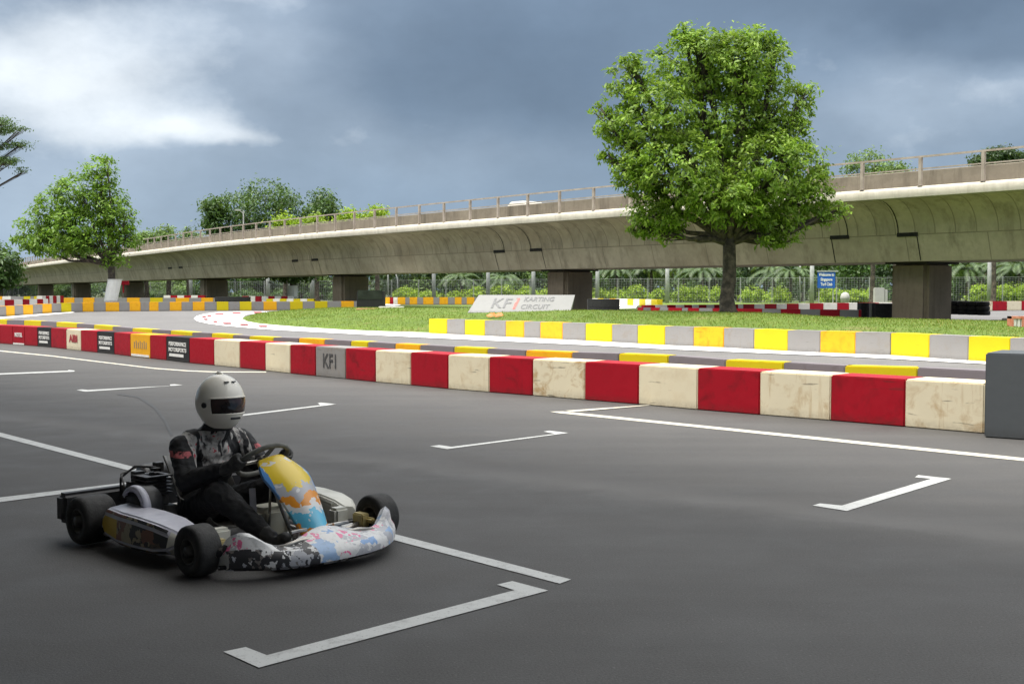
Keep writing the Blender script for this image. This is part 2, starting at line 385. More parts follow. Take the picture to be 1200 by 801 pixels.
def flat_poly(name, pts, z, ma, kind='structure', dense=0):
    """a sheet lying on the land: outline pts (Vector), z above the land"""
    P = []
    n = len(pts)
    for i in range(n):
        a, b_ = pts[i], pts[(i + 1) % n]; k = max(1, int((a - b_).length / 2.0))
        for j in range(k): P.append(a.lerp(b_, j / k).to_2d())
    ne = len(P); E = [(i, (i + 1) % ne) for i in range(ne)]
    if dense:
        x0 = min(p.x for p in P); x1 = max(p.x for p in P); y0 = min(p.y for p in P); y1 = max(p.y for p in P)
        pl = [(p.x, p.y) for p in P]; x = x0
        while x < x1:
            y = y0
            while y < y1:
                if inside(pl, x, y) and edist(pl, x, y) > dense * .4: P.append(Vector((x, y)))
                y += dense
            x += dense
    v, e, f, *_ = delaunay_2d_cdt(P, E, [], 1, 1e-5)
    q = MB(); hf = z if callable(z) else (lambda x, y: G(x, y) + z)
    q.add([Vector((p.x, p.y, hf(p.x, p.y))) for p in v], [tuple(t) for t in f])
    o = q.build(name, ma, fixn=False)
    for p in o.data.polygons:
        if p.normal.z < 0: p.flip()
    if callable(z):
        for p in o.data.polygons: p.use_smooth = True
    return tag(o, kind=kind) if kind else o
isl_v = [Vector((x, y, 0)) for x, y in island]
flat_poly('grass_island', isl_v, lambda x, y: G(x, y) + mound(x, y), M['lawn'], dense=.8)
# the lawn strip beyond the bridge
L2 = [gp(447, 362.0), gp(560, 362.3), gp(700, 362.3), Vector((8, 64, 0)), at(690, 88), at(560, 92), at(447, 88)]
flat_poly('far_lawn', L2, .02, M['lawn'])
LAWN3 = [at(770, 82), at(900, 78), at(1300, 76), at(1300, 110), at(700, 130), at(300, 170), at(-150, 260), at(-150, 110), at(75, 83), at(240, 85), at(300, 92), at(400, 94), at(560, 104), at(700, 100)]
flat_poly('verge', [at(770, 82), at(900, 78), at(1300, 76), at(1300, 110), at(700, 130), at(700, 100)], .012, M['lawn'])
# pit lane sheet
FB = [(1290, 517), (1230, 512), (1153, 508), (1060, 500), (973, 492.7), (890, 486), (817, 480), (748, 473.7), (685, 468.5), (624, 463.5), (573, 459.5), (525, 455.6), (481, 451.2), (440, 447.6), (405, 444), (370, 440.5), (340, 437.5), (311, 434.2), (281, 431), (251, 428), (222, 425.3), (195, 422), (176, 420), (153, 417.5), (134, 415), (114, 413), (95, 411), (78, 409), (60, 407), (44, 405.6), (29, 404.4), (15, 403.4), (0, 402.3), (-16, 401.2), (-31, 400.2), (-46, 399.3), (-60, 398.5)]
fb = [gp(*p) for p in FB]
pit = [p + Vector((.15, .15, 0)) for p in fb] + [Vector((-50, 20, 0)), Vector((-50, -18, 0)), Vector((30, -18, 0)), Vector((18, 4, 0))]
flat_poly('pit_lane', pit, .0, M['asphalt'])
# painted markings, each its own sheet
def marking(name, px, ma, z=.004): return flat_poly(name, [gp(*p) for p in px], z, ma)
W = M['line']
marking('bay_marking', [(261.8, 763.9), (287.9, 758.5), (312.8, 768.1), (603, 691.8), (582.3, 685.3), (600.3, 681.1), (642.5, 692.2), (303.2, 782.7)], W)
marking('bay_marking', [(504, 522.8), (514.7, 521.5), (529.3, 523.6), (650.6, 508.4), (636.8, 505.7), (644, 504.7), (665.9, 507.3), (524, 526.3)], W)
marking('bay_marking', [(952.2, 592.5), (960.8, 590), (986.5, 592.5), (1091.5, 561), (1072, 559.4), (1076, 556.8), (1115, 561), (992.3, 598.8)], W)
marking('bay_marking', [(262, 486.4), (271, 485.6), (281, 486), (376, 474.7), (372, 472.4), (376, 471.8), (394, 473.6), (278, 488.2)], W)
marking('bay_marking', [(89.5, 457.0), (96, 456.2), (103, 456.9), (200, 452.0), (199, 450.6), (204, 450.2), (214, 451.2), (100, 459.0)], W)
marking('bay_marking', [(-60, 439.6), (80, 434.4), (80, 433.5), (88, 434.3), (86, 435.4), (-60, 441.4)], W)
marking('bay_marking', [(-60, 590.5), (0, 583), (165, 563.5), (158, 561.2), (166, 560), (182, 564.2), (0, 588.5), (-60, 596)], W)
marking('lane_line', [(-100, 481), (669.3, 679.2), (655.9, 684.1), (-100, 485.5)], W)
marking('lane_line', [(644, 482.3), (660, 482), (1290, 545.8), (1290, 549.6), (655, 484.0)], M['line_cream'])
marking('lane_line', [(662, 481.6), (758, 475.0), (763, 475.2), (672, 483.0)], M['line_cream'], .008)
cv = [(-60, 404), (0, 410.6), (60, 416.5), (120, 423.8), (180, 431), (220, 434), (250, 435.2), (312, 435.4)]
marking('lane_line', cv + [(x, y + 1.0) for x, y in reversed(cv)], M['line_cream'])
# kerb round the tip of the island and the white line along it
ko = [(283, 374), (288, 369), (318, 365.2), (303, 365.0), (275, 365.1), (252, 366.2), (239, 368), (230, 370.5), (227, 373.5), (231.5, 376.6), (245, 379.6), (260, 381.5), (280, 383.3), (305, 385.5), (327, 387), (380, 389.8), (440, 393), (502, 396), (600, 400.5), (700, 405.2), (780, 409.4), (1000, 418.4), (1150, 426.6), (1290, 435), (1290, 430), (1150, 422.6), (1000, 414), (780, 403.5), (502, 389.5), (400, 384.0), (345, 381), (310, 378)]
flat_poly('kerb', [gp(*p) for p in ko], .012, M['kerb_white'], dense=1.2)
arc = [(300, 365.8), (275, 366.2), (255, 367.6), (240, 369.6), (234, 372.5), (236, 375.6), (247, 378.4), (264, 380.4), (284, 382), (306, 383.8)]
for (x, y) in arc:
    wq = 6 if (y < 368 or y > 379) else 3; ox = 5 if x < 250 else 2; oy = .9 if y < 372 else -.9; x += ox; y += oy
    q = [gp(x - wq, y - .75), gp(x + wq * .7, y - .75), gp(x + wq, y + .75), gp(x - wq * .6, y + .75)]
    flat_poly('kerb_stripe', q, .05, M['kerb_red'])
marking('track_edge_line', [(-60, 378), (0, 371.6), (40, 368.4), (85, 365.6), (88, 366.2), (42, 370.2), (0, 373.8), (-60, 380.5)], M['kerb_white'], .012)
wl = [Vector((8.5, 86, 0)), Vector((10.5, 72, 0)), Vector((12.5, 66, 0))]
marking('kerb', [(690, 356.5), (725, 355.8), (748, 356.8), (745, 361.5), (724, 362), (728, 359.5), (712, 358.3), (690, 358.5)], M['kerb_white'], .03)
marking('kerb', [(442, 356.2), (470, 357.2), (462, 359.2), (440, 358.4)], M['kerb_white'], .03)
marking('kerb', [(440, 360.6), (560, 360.9), (560, 361.9), (440, 361.9)], M['kerb_white'], .035)
# tyre skid mark
sk = [(140, 461), (165, 465), (183, 477), (195, 492), (203, 510)]
marking('skid_mark', sk + [(x - 3, y + 1.2) for x, y in reversed(sk)], mat_noise('skid', (.03, .03, .03), (.05, .05, .05), 8, .6, 0), .0035)
# ================================================================== BARRIERS
ORD = ['first', 'second', 'third', 'fourth', 'fifth', 'sixth', 'seventh', 'eighth', 'ninth', 'tenth', 'eleventh', 'twelfth', 'thirteenth', 'fourteenth', 'fifteenth', 'sixteenth', 'seventeenth', 'eighteenth', 'nineteenth', 'twentieth']
ORD += ['twenty-' + o for o in ORD[:9]] + ['thirtieth'] + ['thirty-' + o for o in ORD[:9]]
CN = {'red': 'red', 'cream': 'cream', 'white': 'white', 'yellow': 'yellow', 'orange': 'orange yellow', 'grey': 'light grey', 'darkgrey': 'dark grey', 'black': 'black', 'slate': 'dark slate grey'}
def block(P, Q, h, depth, col, label, group, name='barrier_block', gap=.004, dz=0.0, cat='barrier'):
    """front foot P (left) to Q (right); body goes away from the viewer; origin at foot centre of the front face"""
    P = Vector(P); Q = Vector(Q); c = (P + Q) / 2; L = (Q - P).to_2d().length; a = math.atan2(Q.y - P.y, Q.x - P.x)
    q = MB(); q.box(-L / 2 + gap / 2, L / 2 - gap / 2, 0, depth, 0, h)
    z = G(c.x, c.y) + dz
    o = q.build(name, M[col], bevel=min(.013, L * .1), seg=2, loc=(c.x, c.y, z), rz=a)
    for p in o.data.polygons: p.use_smooth = True
    smooth_angle(o, 50)
    o['L'] = L
    del o['L']
    return tag(o, label, cat, group), L
H = .515
cols = ['cream', 'red', 'cream', 'red', 'cream', 'red', 'cream', 'red', 'cream', 'red', 'cream', 'red', 'KF', 'red', 'cream', 'red', 'cream', 'red', 'BLK', 'red', 'ORG', 'red', 'BLK', 'red', 'WHT', 'red', 'BLK', 'red', 'RSG', 'red', 'red', 'cream', 'red', 'cream']
G1 = 'red and cream barrier blocks along the pit lane'
ends = fb[2:]
wear = {0: 'heavily scuffed', 2: 'grimy', 4: 'streaked', 8: 'brown stained'}
for i, c in enumerate(cols):
    if i + 1 >= len(ends): break
    Q, P = ends[i], ends[i + 1]
    col = {'KF': 'grey', 'BLK': 'black', 'ORG': 'orange', 'WHT': 'cream', 'RSG': 'red'}.get(c, c)
    what = {'KF': 'light grey barrier block lettered KF1', 'BLK': 'black barrier block with white lettering', 'ORG': 'orange barrier block with dark vertical marks', 'WHT': 'cream barrier block with maroon lettering', 'RSG': 'red barrier block with white lettering'}.get(c, (wear.get(i, 'plain') + ' ' + CN[col] + ' block'))
    o, L = block(P, Q, H, .5, col, f'{what}, {ORD[i]} from the slate end block', G1)
    if c == 'KF':
        ft = text_mesh('KF1', .34, M['ink'], 'lettering', o, bold=.004, M=Matrix.Translation((0, -.006, .27)) @ FRONT, sx=.85)
    if c == 'BLK':
        for k, (s, sz) in enumerate((('PERFORMANCE', .115), ('MOTORSPORTS', .115))):
            text_mesh(s, sz, M['ink_white'], 'lettering', o, bold=.003, M=Matrix.Translation((0, -.006, .36 - .12 * k)) @ FRONT, sx=L * .80 / (.115 * 7.4))
        q = MB(); q.box(-L * .36, L * .26, -.006, -.001, .1, .16); q.build('white_bar', M['ink_white'], o)
    if c == 'ORG':
        q = MB()
        for k in range(7): q.box(-L * .3 + k * L * .1, -L * .3 + k * L * .1 + .03, -.006, -.001, .2, .34 + .03 * (k % 2))
        q.build('lettering', M['ink_grey'], o)
        q = MB(); q.box(-L * .45, L * .45, -.006, -.001, .02, .07); q.build('white_bar', M['ink_white'], o)
    if c == 'WHT':
        text_mesh('AIBI', .24, M['ink_maroon'], 'lettering', o, bold=.012, M=Matrix.Translation((0, -.006, .28)) @ FRONT, sx=L * .6 / .44)
    if c == 'RSG':
        q = MB(); q.box(-L * .46, L * .46, -.006, -.001, .01, .05); q.build('white_bar', M['ink_white'], o)
        text_mesh('MOTUL', .15, M['ink_white'], 'lettering', o, bold=.006, M=Matrix.Translation((0, -.006, .27)) @ FRONT, sx=L * .6 / .5)
# slate end block at the right
P = gp(1153, 512.2); Q = gp(1330, 524)
block(P + Vector((0.0, 0, 0)), Q, .845, .75, 'slate', 'large dark slate grey block closing the right end of the red and cream barrier', None, 'end_block')
# second row: yellow / dark grey, just behind
T2 = [(1300, 442), (1200, 436.5), (1150, 434), (1075, 430.5), (980, 428), (918, 424.3), (850, 421.3), (783, 416.3), (725, 414), (670, 412.5), (616, 410.3), (571, 408), (532, 406), (492, 403.8), (463, 402.3), (431, 400.3), (411, 399.2), (380, 397.4), (350, 396), (320, 395), (292, 393.6), (273, 392), (245, 390.0), (222, 389), (200, 387), (175, 385.6), (150, 384), (128, 381.8), (100, 379.4), (80, 378), (50, 376), (28, 375.2), (0, 374.2), (-30, 373), (-60, 372)]
def top_ground(px, py, h):
    r = ray(px, py); t = (h - CH) / r.z; return Vector((r.x * t, r.y * t, 0))
t2 = [top_ground(x, y, H) for x, y in T2]
seq = [('darkgrey', 1300, 1075), ('yellow', 1075, 990), ('darkgrey', 990, 918), ('yellow', 918, 850), ('darkgrey', 850, 783), ('yellow', 783, 725), ('darkgrey', 725, 670), ('orange', 670, 616), ('darkgrey', 616, 571), ('yellow', 571, 532), ('darkgrey', 532, 492), ('orange', 492, 463), ('darkgrey', 463, 431), ('yellow', 431, 411), ('darkgrey', 411, 380), ('orange', 380, 350), ('darkgrey', 350, 320), ('yellow', 320, 292), ('darkgrey', 292, 273), ('yellow', 273, 248), ('darkgrey', 248, 225), ('yellow', 225, 200), ('darkgrey', 200, 178), ('yellow', 178, 155), ('darkgrey', 155, 132), ('yellow', 132, 110), ('darkgrey', 110, 90), ('yellow', 90, 66), ('darkgrey', 66, 48), ('yellow', 48, 28), ('darkgrey', 28, 8), ('yellow', 8, -14), ('darkgrey', -14, -40)]
def interp(tab, x):
    tab = sorted(tab)
    for (a, ya), (b_, yb) in zip(tab, tab[1:]):
        if a <= x <= b_: return ya + (yb - ya) * (x - a) / (b_ - a)
    return tab[0][1] if x < tab[0][0] else tab[-1][1]
cnt = 0
G2 = 'yellow and dark grey blocks behind the red and cream barrier'
for c, x1, x0 in seq:
    xs = [x1, x0] if abs(x1 - x0) < 130 else [x1, (x1 + x0) / 2, x0]
    for a, b_ in zip(xs, xs[1:]):
        A = top_ground(a, interp(T2, a), H); B = top_ground(b_, interp(T2, b_), H)
        block(B, A, H, .27, c, f'{CN[c]} block behind the red and cream barrier, {ORD[cnt]} from the right', G2); cnt += 1
# middle row along the grass island
mb_ = [(502.5, 'yellow'), (523.8, 'grey'), (544.5, 'yellow'), (568, 'grey'), (592.5, 'orange'), (614, 'grey'), (633, 'orange'), (659, 'grey'), (686, 'yellow'), (717, 'grey'), (747, 'yellow'), (779, 'grey'), (812.6, 'orange'), (848, 'grey'), (883.4, 'yellow'), (922.7, 'grey'), (961, 'orange'), (1002, 'grey'), (1043.5, 'yellow'), (1088.6, 'grey'), (1134.4, 'yellow'), (1183, 'grey'), (1232, 'yellow'), (1288, None)]
for i in range(len(mb_) - 1):
    x, c = mb_[i]; x2 = mb_[i + 1][0]
    A = gp(x, interp(BARPX, x)); B = gp(x2, interp(BARPX, x2))
    block(A, B, H + .005, .45, c, f'{CN[c]} block fronting the grass island, {ORD[i]} from its left end', 'yellow and grey blocks along the front of the grass island')
# generic rows given by columns and distance
def row(segs, Zf, h, depth, where, group, dz=0.0, lefty=True):
    n = 0
    for x0, x1, c in segs:
        A = at(x0, Zf(x0)); B = at(x1, Zf(x1))
        block(A, B, h, depth, c, f'{CN[c]} block {where}, {ORD[n]} from the left', group, dz=dz); n += 1
y3 = [(7.5, 17.5), (27.5, 39), (50, 61), (72, 84), (97, 110), (124, 140), (152, 165), (175, 186), (199, 213), (226, 240), (254, 268), (281, 295), (309, 324.5), (340, 355), (369, 384), (400, 415)]
segs = [(-40, -30, 'yellow'), (-30, -14, 'grey'), (-14, -4, 'yellow'), (-4, 7.5, 'grey')]
for i, (a, b_) in enumerate(y3):
    segs.append((a, b_, 'yellow' if i in (3, 10, 11, 13, 14) else 'orange'))
    nx = y3[i + 1][0] if i + 1 < len(y3) else 432
    segs.append((b_, nx, 'grey'))
T3 = [(-60, 49), (0, 55.5), (40, 58.5), (70, 61.5), (100, 63), (150, 64), (300, 66), (380, 68), (440, 69)]
row(segs, lambda x: interp(T3, x), .50, .4, 'across the far side of the track', 'yellow and grey blocks across the far side of the track', )
# upper row behind it
y3b = [(75, 87.5), (97.5, 111), (149, 164), (176, 191), (206, 222), (236, 250), (265, 280)]
segs = []
for i, (a, b_) in enumerate(y3b):
    segs.append((a, b_, 'orange' if i != 3 else 'yellow'))
    if i + 1 < len(y3b):
        nx = y3b[i + 1][0]
        if nx - b_ > 25: segs += [(b_, (b_ + nx) / 2, 'grey'), ((b_ + nx) / 2, nx, 'grey')]
        else: segs.append((b_, nx, 'grey'))
row(segs, lambda x: 84, .62, .5, 'in the upper row at the left', 'yellow and grey blocks in the upper row at the left')
row([(-20, 3, 'orange'), (3, 13, 'white'), (13, 28, 'grey'), (28, 36, 'yellow'), (36, 40, 'grey'), (40, 46, 'yellow')], lambda x: 78, .75, .5, 'in the short mixed row at far left', 'short row of mixed blocks at the far left')
row([(-16, -4, 'red'), (-4, 6, 'white'), (6, 17, 'red'), (17, 27, 'white'), (27, 35, 'red'), (35, 44, 'white'), (44, 51, 'red'), (51, 57, 'white')], lambda x: 62.5 + x * .055, .66, .4, 'over the yellow row at far left', 'red and white blocks over the yellow and grey row at the far left')
row([(50 + 4.2 * i, 54.2 + 4.2 * i, 'red' if i % 2 else 'white') for i in range(6)], lambda x: 74 + (x - 50) * .1, .80, .4, 'in the narrow striped group at far left', 'narrow red and white striped blocks')
row([(192 + 8 * i, 200 + 8 * i, 'red' if i % 2 else 'white') for i in range(6)], lambda x: 90, .78, .4, 'above the upper row', 'red and white blocks above the upper row')
row([(284 + 7.6 * i, 291.6 + 7.6 * i, 'red' if i % 2 == 0 else 'white') for i in range(8)], lambda x: 92 - (x - 284) * .04, .72, .4, 'behind the white wrapped straight trunk', 'red and white blocks by the white wrapped trunk')
row([(312 + 8 * i, 320 + 8 * i, 'yellow' if i % 2 == 0 else 'white') for i in range(7)], lambda x: 82 - (x - 312) * .01, .56, .4, 'in front of the white wrapped trunk', 'yellow and white blocks by the white wrapped trunk')
row([(448, 457, 'orange'), (457, 461, 'red'), (461, 466, 'white'), (466, 475, 'orange'), (475, 480, 'grey'), (480, 489, 'orange'), (489, 496, 'grey'), (496, 508, 'orange'), (508, 515, 'grey'), (515, 525, 'orange'), (525, 533, 'grey'), (533, 541, 'orange'), (541, 547, 'grey'), (547, 556, 'orange'), (556, 566, 'grey')], lambda x: 97, .60, .4, 'on the lawn left of the sign', 'orange and grey blocks along the back of the lawn')
row([(686 + 7 * i, 693 + 7 * i, ('orange', 'white', 'yellow', 'grey')[i % 4] if i < 6 else ('yellow' if i % 2 else 'white')) for i in range(12)], lambda x: 98 - (x - 686) * .2, .52, .4, 'curving right of the tyre wall', 'yellow and white blocks curving away behind the bridge')
T5 = [(740, 56.5), (865, 58), (1000, 61), (1200, 66), (1300, 68)]
b5 = [755, 768, 782, 792, 802, 811, 819, 828, 837, 847, 856, 865, 871, 884, 896, 910, 922, 936, 949, 965, 981, 995, 1011, 1030, 1048, 1066, 1084, 1102, 1120, 1137, 1154, 1163, 1180, 1197, 1214, 1232]
segs = []
for i in range(len(b5) - 1):
    c = 'red' if i % 2 == 0 else 'white'
    if b5[i] >= 1163: c = 'red' if b5[i] in (1163, 1197) else 'cream'
    if b5[i] == 1154: c = 'cream'
    segs.append((b5[i], b5[i + 1], c))
row(segs, lambda x: interp(T5, x), .53, .4, 'in the sunlit row past the bridge', 'red and white blocks in the sunlit row beyond the bridge')
b6 = [(747, 'red'), (753.7, 'darkgrey'), (762.5, 'red'), (773, 'grey'), (783, 'red'), (799, 'grey'), (806, 'red'), (819, 'grey'), (835, 'red'), (846, 'grey'), (860, 'red'), (873, 'red'), (893, 'grey'), (915, 'red'), (938, 'grey'), (961, 'red'), (984, 'grey'), (1006, 'red'), (1009, None)]
segs = [(b6[i][0], b6[i + 1][0], b6[i][1]) for i in range(len(b6) - 1)]
row(segs, lambda x: 54 - (x - 750) * .012, .5, .4, 'in the shaded row behind the big tree', 'maroon and grey blocks in the shade of the bridge')
# tyres
def tyre_mesh(R=.28, w=.2):
    q = MB(); pr = [(R * .55, w * .15), (R * .6, 0.01), (R * .85, 0), (R * .97, w * .12), (R, w * .3), (R, w * .7), (R * .97, w * .88), (R * .85, w), (R * .6, w - .01), (R * .55, w * .85)]
    q.lathe(pr, 20); return q
tyre0 = None
def tyre_stack(x, y, n, label, group, R=.28, base=None):
    st = empty('tyre_stack', (x, y, HG(x, y) if base is None else base), random.random() * 3, label, 'tyre stack', group)
    for k in range(n):
        o = bpy.data.objects.new('tyre', TM); COL.objects.link(o); o.parent = st
        o.location = (random.uniform(-.02, .02), random.uniform(-.02, .02), k * .2); o.scale = (R / .28, R / .28, 1)
tmp = tyre_mesh().build('tyre', M['rubber'], smooth=True); TM = tmp.data; bpy.data.objects.remove(tmp)
def tyre_row(px0, px1, Z0, Z1, n, k, label, group, base=0.0):
    for i in range(n):
        t = i / max(1, n - 1); p = at(px0 + (px1 - px0) * t, Z0 + (Z1 - Z0) * t)
        tyre_stack(p.x, p.y, k, f'{label}, {ORD[i]} from the left', group, base=HG(p.x, p.y) + base)
tyre_row(1118, 1152, 51, 50, 4, 3, 'black tyre stack right of nearest pier', 'tyre stacks right of the nearest pier', .3)
tyre_row(1128, 1184, 46, 41, 5, 1, 'single tyre on the grass crest at right', 'low tyres on the grass crest', .0)
# rubber-belted walls (smooth black drums)
def belt_wall(name, px0, px1, Z, h, depth, label, ma='rubber', base=0, bulge=.25, cat='tyre wall'):
    P = at(px0, Z); Q = at(px1, Z); L = (Q - P).length; q = MB(); n = 14
    fr = [(-L / 2 + L * k / n, -bulge * (1 - (2 * k / n - 1) ** 2)) for k in range(n + 1)]
    lo = fr + [(L / 2, depth), (-L / 2, depth)]
    rows = [[Vector((x, y, z)) for x, y in lo] for z in (0, h * .48, h * .5, h * .52, h)]
    for r_, in_ in ((rows[2], .03),):
        for v in r_: v.y += in_
    q.grid(rows, closeu=True); m_ = len(lo); q.add(rows[-1], [tuple(range(m_))])
    o = q.build(name, M[ma], bevel=.0, loc=((P.x + Q.x) / 2, Z, HG((P.x + Q.x) / 2, Z) + base)); smooth_angle(o, 40); return tag(o, label, cat)
belt_wall('tyre_wall', 689, 726, 54, .80, .6, 'black rubber covered tyre wall curving beside the second pier', base=.1)
belt_wall('tyre_wall', 1009, 1019, 52, .78, .6, 'narrow black rubber wall at the end of the maroon and grey row', base=.0, bulge=.1)
belt_wall('tyre_wall', 1026, 1053, 51, .78, .6, 'black rubber tyre wall just left of the nearest pier', base=.0)
belt_wall('tyre_wall', 252, 291, 80, .6, .8, 'long low black tyre wall right of the fourth pier', base=.12)
P = at(1023, 51.5); q = MB(); q.box(-.11, .11, 0, .2, 0, .8); tag(q.build('concrete_post', M['wallc'], bevel=.02, loc=P, fixn=True), 'short pale grey post between two black tyre walls', 'post')
# light grey low wall right and striped gate piece
q = MB(); q.box(-.9, .9, 0, .3, 0, .62); tag(q.build('low_wall', M['lt_grey'], bevel=.02, loc=(gp(1158, 398).x + .9, 28.3, 0.02)), 'plain light grey low wall behind the right end of the yellow and grey row', 'wall')
c = at(1206, 33); e = empty('water_barrier', (c.x, c.y, HG(c.x, c.y) - .15), 0, 'orange framed barrier with white ribbed panels on the grass at the right edge', 'barrier')
q = MB(); W2 = .50; hh = .46
for x in (-W2, W2 - .05, -.2): q.box(x, x + .06, 0, .3, 0, hh)
q.box(-W2, W2 + .01, -.003, .303, hh - .07, hh); q.box(-W2, W2 + .01, -.003, .303, 0, .06); q.build('frame', mat_noise('orange_frame', (.55, .15, .08), (.65, .3, .2), 6, .6, 0), e)
q = MB()
for k in range(8): q.box(-W2 + .07 + k * .11, -W2 + .15 + k * .11, .02, .28, .06, hh - .07)
q.build('ribbed_panel', M['white'], e)
# ------------------------------------------------ objects on the grass
def prism_sign():
    A = gp(548, 366.3, .0); Z = 45.0
    p0 = at(548, Z); p1 = at(668, Z); L = p1.x - p0.x; cx = (p0.x + p1.x) / 2
    base = hz(366.2, Z); top = hz(345.5, Z); h = top - base
    e = empty('track_sign', (cx, Z, base), 0, 'long slanted pale grey sign lettered KF1 KARTING CIRCUIT on the grass crest', 'sign')
    dx = .42; q = MB()
    v = [(-L / 2, 0, 0), (L / 2, 0, 0), (L / 2 + .12, .95, 0), (-L / 2 + .3, .95, 0), (-L / 2 + dx, .55, h), (L / 2 + .22, .55, h)]
    q.add([Vector(a) for a in v], [(0, 1, 5, 4), (1, 2, 5), (0, 4, 3), (3, 4, 5, 2), (0, 3, 2, 1)])
    q.build('board', M['sign_face'], e)
    q = MB(); q.box(-L / 2 + 2.4, L / 2 + .05, .03, .09, -.09, .0); q.build('base_rail', M['ink_red'], e)
    ax = Vector((1, 0, 0)); up = Vector((dx * .45, .55, h)); ul = up.length; up.normalize(); nrm = ax.cross(up).normalized()
    fr = Matrix(((1, up.x, nrm.x, 0), (0, up.y, nrm.y, 0), (0, up.z, nrm.z, 0), (0, 0, 0, 1)))
    def put(s, size, u, v_, ma, nm, bold, sx=1, align='LEFT'):
        o_ = Vector((-L / 2, 0, 0)) + Vector((u, 0, 0)) + up * v_ * ul + nrm * .012
        return text_mesh(s, size, ma, nm, e, bold=bold, M=Matrix.Translation(o_) @ fr, sx=sx, align=align, shear=.12)
    put('KF', .70, .80, .5, M['ink_grey'], 'large_lettering', .006, 1.0)
    q = MB(); o_ = Vector((-L / 2 + 1.72, 0, 0)) + nrm * .012
    a = o_ + up * .2 * ul; b_ = o_ + up * .8 * ul
    q.add([a, a + Vector((.085, 0, 0)), b_ + Vector((.085 + .1, 0, 0)), b_ + Vector((.1 - .06, 0, 0)), b_ + Vector((.1 - .06, 0, -.03))], [(0, 1, 2, 3, 4)]); q.build('red_stroke', M['ink_red'], e)
    put('KARTING', .31, 2.06, .74, M['ink_grey'], 'lettering', .003, .9)
    put('CIRCUIT', .31, 2.0, .32, M['ink_grey'], 'lettering', .003, .95)
    return e
prism_sign()
p = at(431, 52); q = MB(); q.box(-.52, .52, 0, .6, 0, .3); tag(q.build('wooden_crate', M['wood'], bevel=.015, loc=(p.x, p.y, hz(369, 52)), rz=.1), 'low orange brown wooden box on the grass by the third pier', 'box')
p = at(458, 53); q = MB(); q.box(-.56, .56, 0, .7, 0, .2); q.box(-.5, .5, .05, .6, -.1, 0, 1); tag(q.build('white_slab', [M['white'], M['dark']], loc=(p.x, p.y, hz(364.2, 53))), 'thin white slab lying beside the wooden box', 'slab')
p = at(434, 58); e = empty('black_board', (p.x, p.y, HG(p.x, p.y)), .0, 'tall black board box standing right of the third pier', 'box')
q = MB(); q.box(-.68, .68, 0, .8, 0, hz(341, 58) - HG(p.x, p.y)); q.build('body', M['black'], e, bevel=.01)
q = MB(); q.box(-.62, .6, -.012, -.002, .45, .9); q.build('glass_panel', mat_noise('dull_glass', (.02, .025, .02), (.04, .05, .04), 2, .15, 0), e)
# orange rag
p = Vector((at(578, 42.5).x, 42.5, 0)); q = MB()
for k in range(6):
    a = k * 1.05; c0 = Vector((.18 * math.cos(a), .1 * math.sin(a), .02)); q.add([c0, c0 + Vector((.2, .03, .06)), c0 + Vector((.12, .1, .16)), c0 + Vector((-.08, .05, .05))], [(0, 1, 2, 3)])
tag(q.build('rag', M['orange'] if 0 else mat_noise('rag_orange', (.75, .2, .05), (.8, .32, .15), 5, .8, 0), loc=(p.x, p.y, HG(p.x, p.y) + .02)), 'crumpled orange rag on the grass below the slanted sign', 'rag')
# pale posts near the fence
p = at(1031, 78); q = MB(); q.box(-.32, .32, 0, .5, 0, hz(337, 78) - p.z); q.box(.32, .55, .05, .5, 0, hz(339, 78) - p.z); tag(q.build('concrete_post', M['wallc'], bevel=.04, loc=p), 'pale concrete block standing left of the nearest pier before the fence', 'post')
p = at(990, 79)
q = MB(); q.lathe([(0, 0), (.3, 0), (.3, .45), (.34, .5), (.3, .62), (.24, .75), (.1, .82), (0, .83)], 16); q.v = [(a, b_, c * 1.25) for a, b_, c in q.v]
tag(q.build('white_bin', M['wallc'], smooth=True, loc=(p.x, p.y, p.z)), 'rounded white bin behind the red and white row below the blue sign', 'bin')
# ================================================================== THE KART
KLOC = (-2.03, 7.03, .004); KRZ = math.radians(-42.5)
kart = empty('racing_kart', KLOC, KRZ, 'low racing kart with colourful stickered nose cone driving through the pit lane', 'kart')
def livery(name, cols_, scale=7, gloss=.35, seed=0.0, dirt=.25):
    m, nt, b = new_mat(name); tc = nt.nodes.new('ShaderNodeTexCoord'); v = tc.outputs['Object']
    a = nt.nodes.new('ShaderNodeVectorMath'); a.operation = 'ADD'; a.inputs[1].default_value = (seed, seed * .7, seed * .3); nt.links.new(v, a.inputs[0])
    nz = nt.nodes.new('ShaderNodeTexNoise'); nz.inputs['Scale'].default_value = scale * 1.2; nz.inputs['Detail'].default_value = 3; nt.links.new(a.outputs[0], nz.inputs['Vector'])
    mxv = nt.nodes.new('ShaderNodeMix'); mxv.data_type = 'VECTOR'; mxv.inputs[0].default_value = .22; nt.links.new(a.outputs[0], mxv.inputs[4]); nt.links.new(nz.outputs['Color'], mxv.inputs[5])
    vo = nt.nodes.new('ShaderNodeTexVoronoi'); vo.inputs['Scale'].default_value = scale; nt.links.new(mxv.outputs[1], vo.inputs['Vector'])
    sp = nt.nodes.new('ShaderNodeSeparateColor'); nt.links.new(vo.outputs['Color'], sp.inputs[0])
    n = len(cols_); c = ramp(nt, sp.outputs[0], [(i / n, q) for i, q in enumerate(cols_)], True)
    fine = noise(nt, v, 40, 4, .7); c = mixc(nt, ramp(nt, fine, [(.5, 0), (.7, dirt)]), c, (.08, .07, .06))
    nt.links.new(c, b.inputs['Base Color']); b.inputs['Roughness'].default_value = gloss; return m
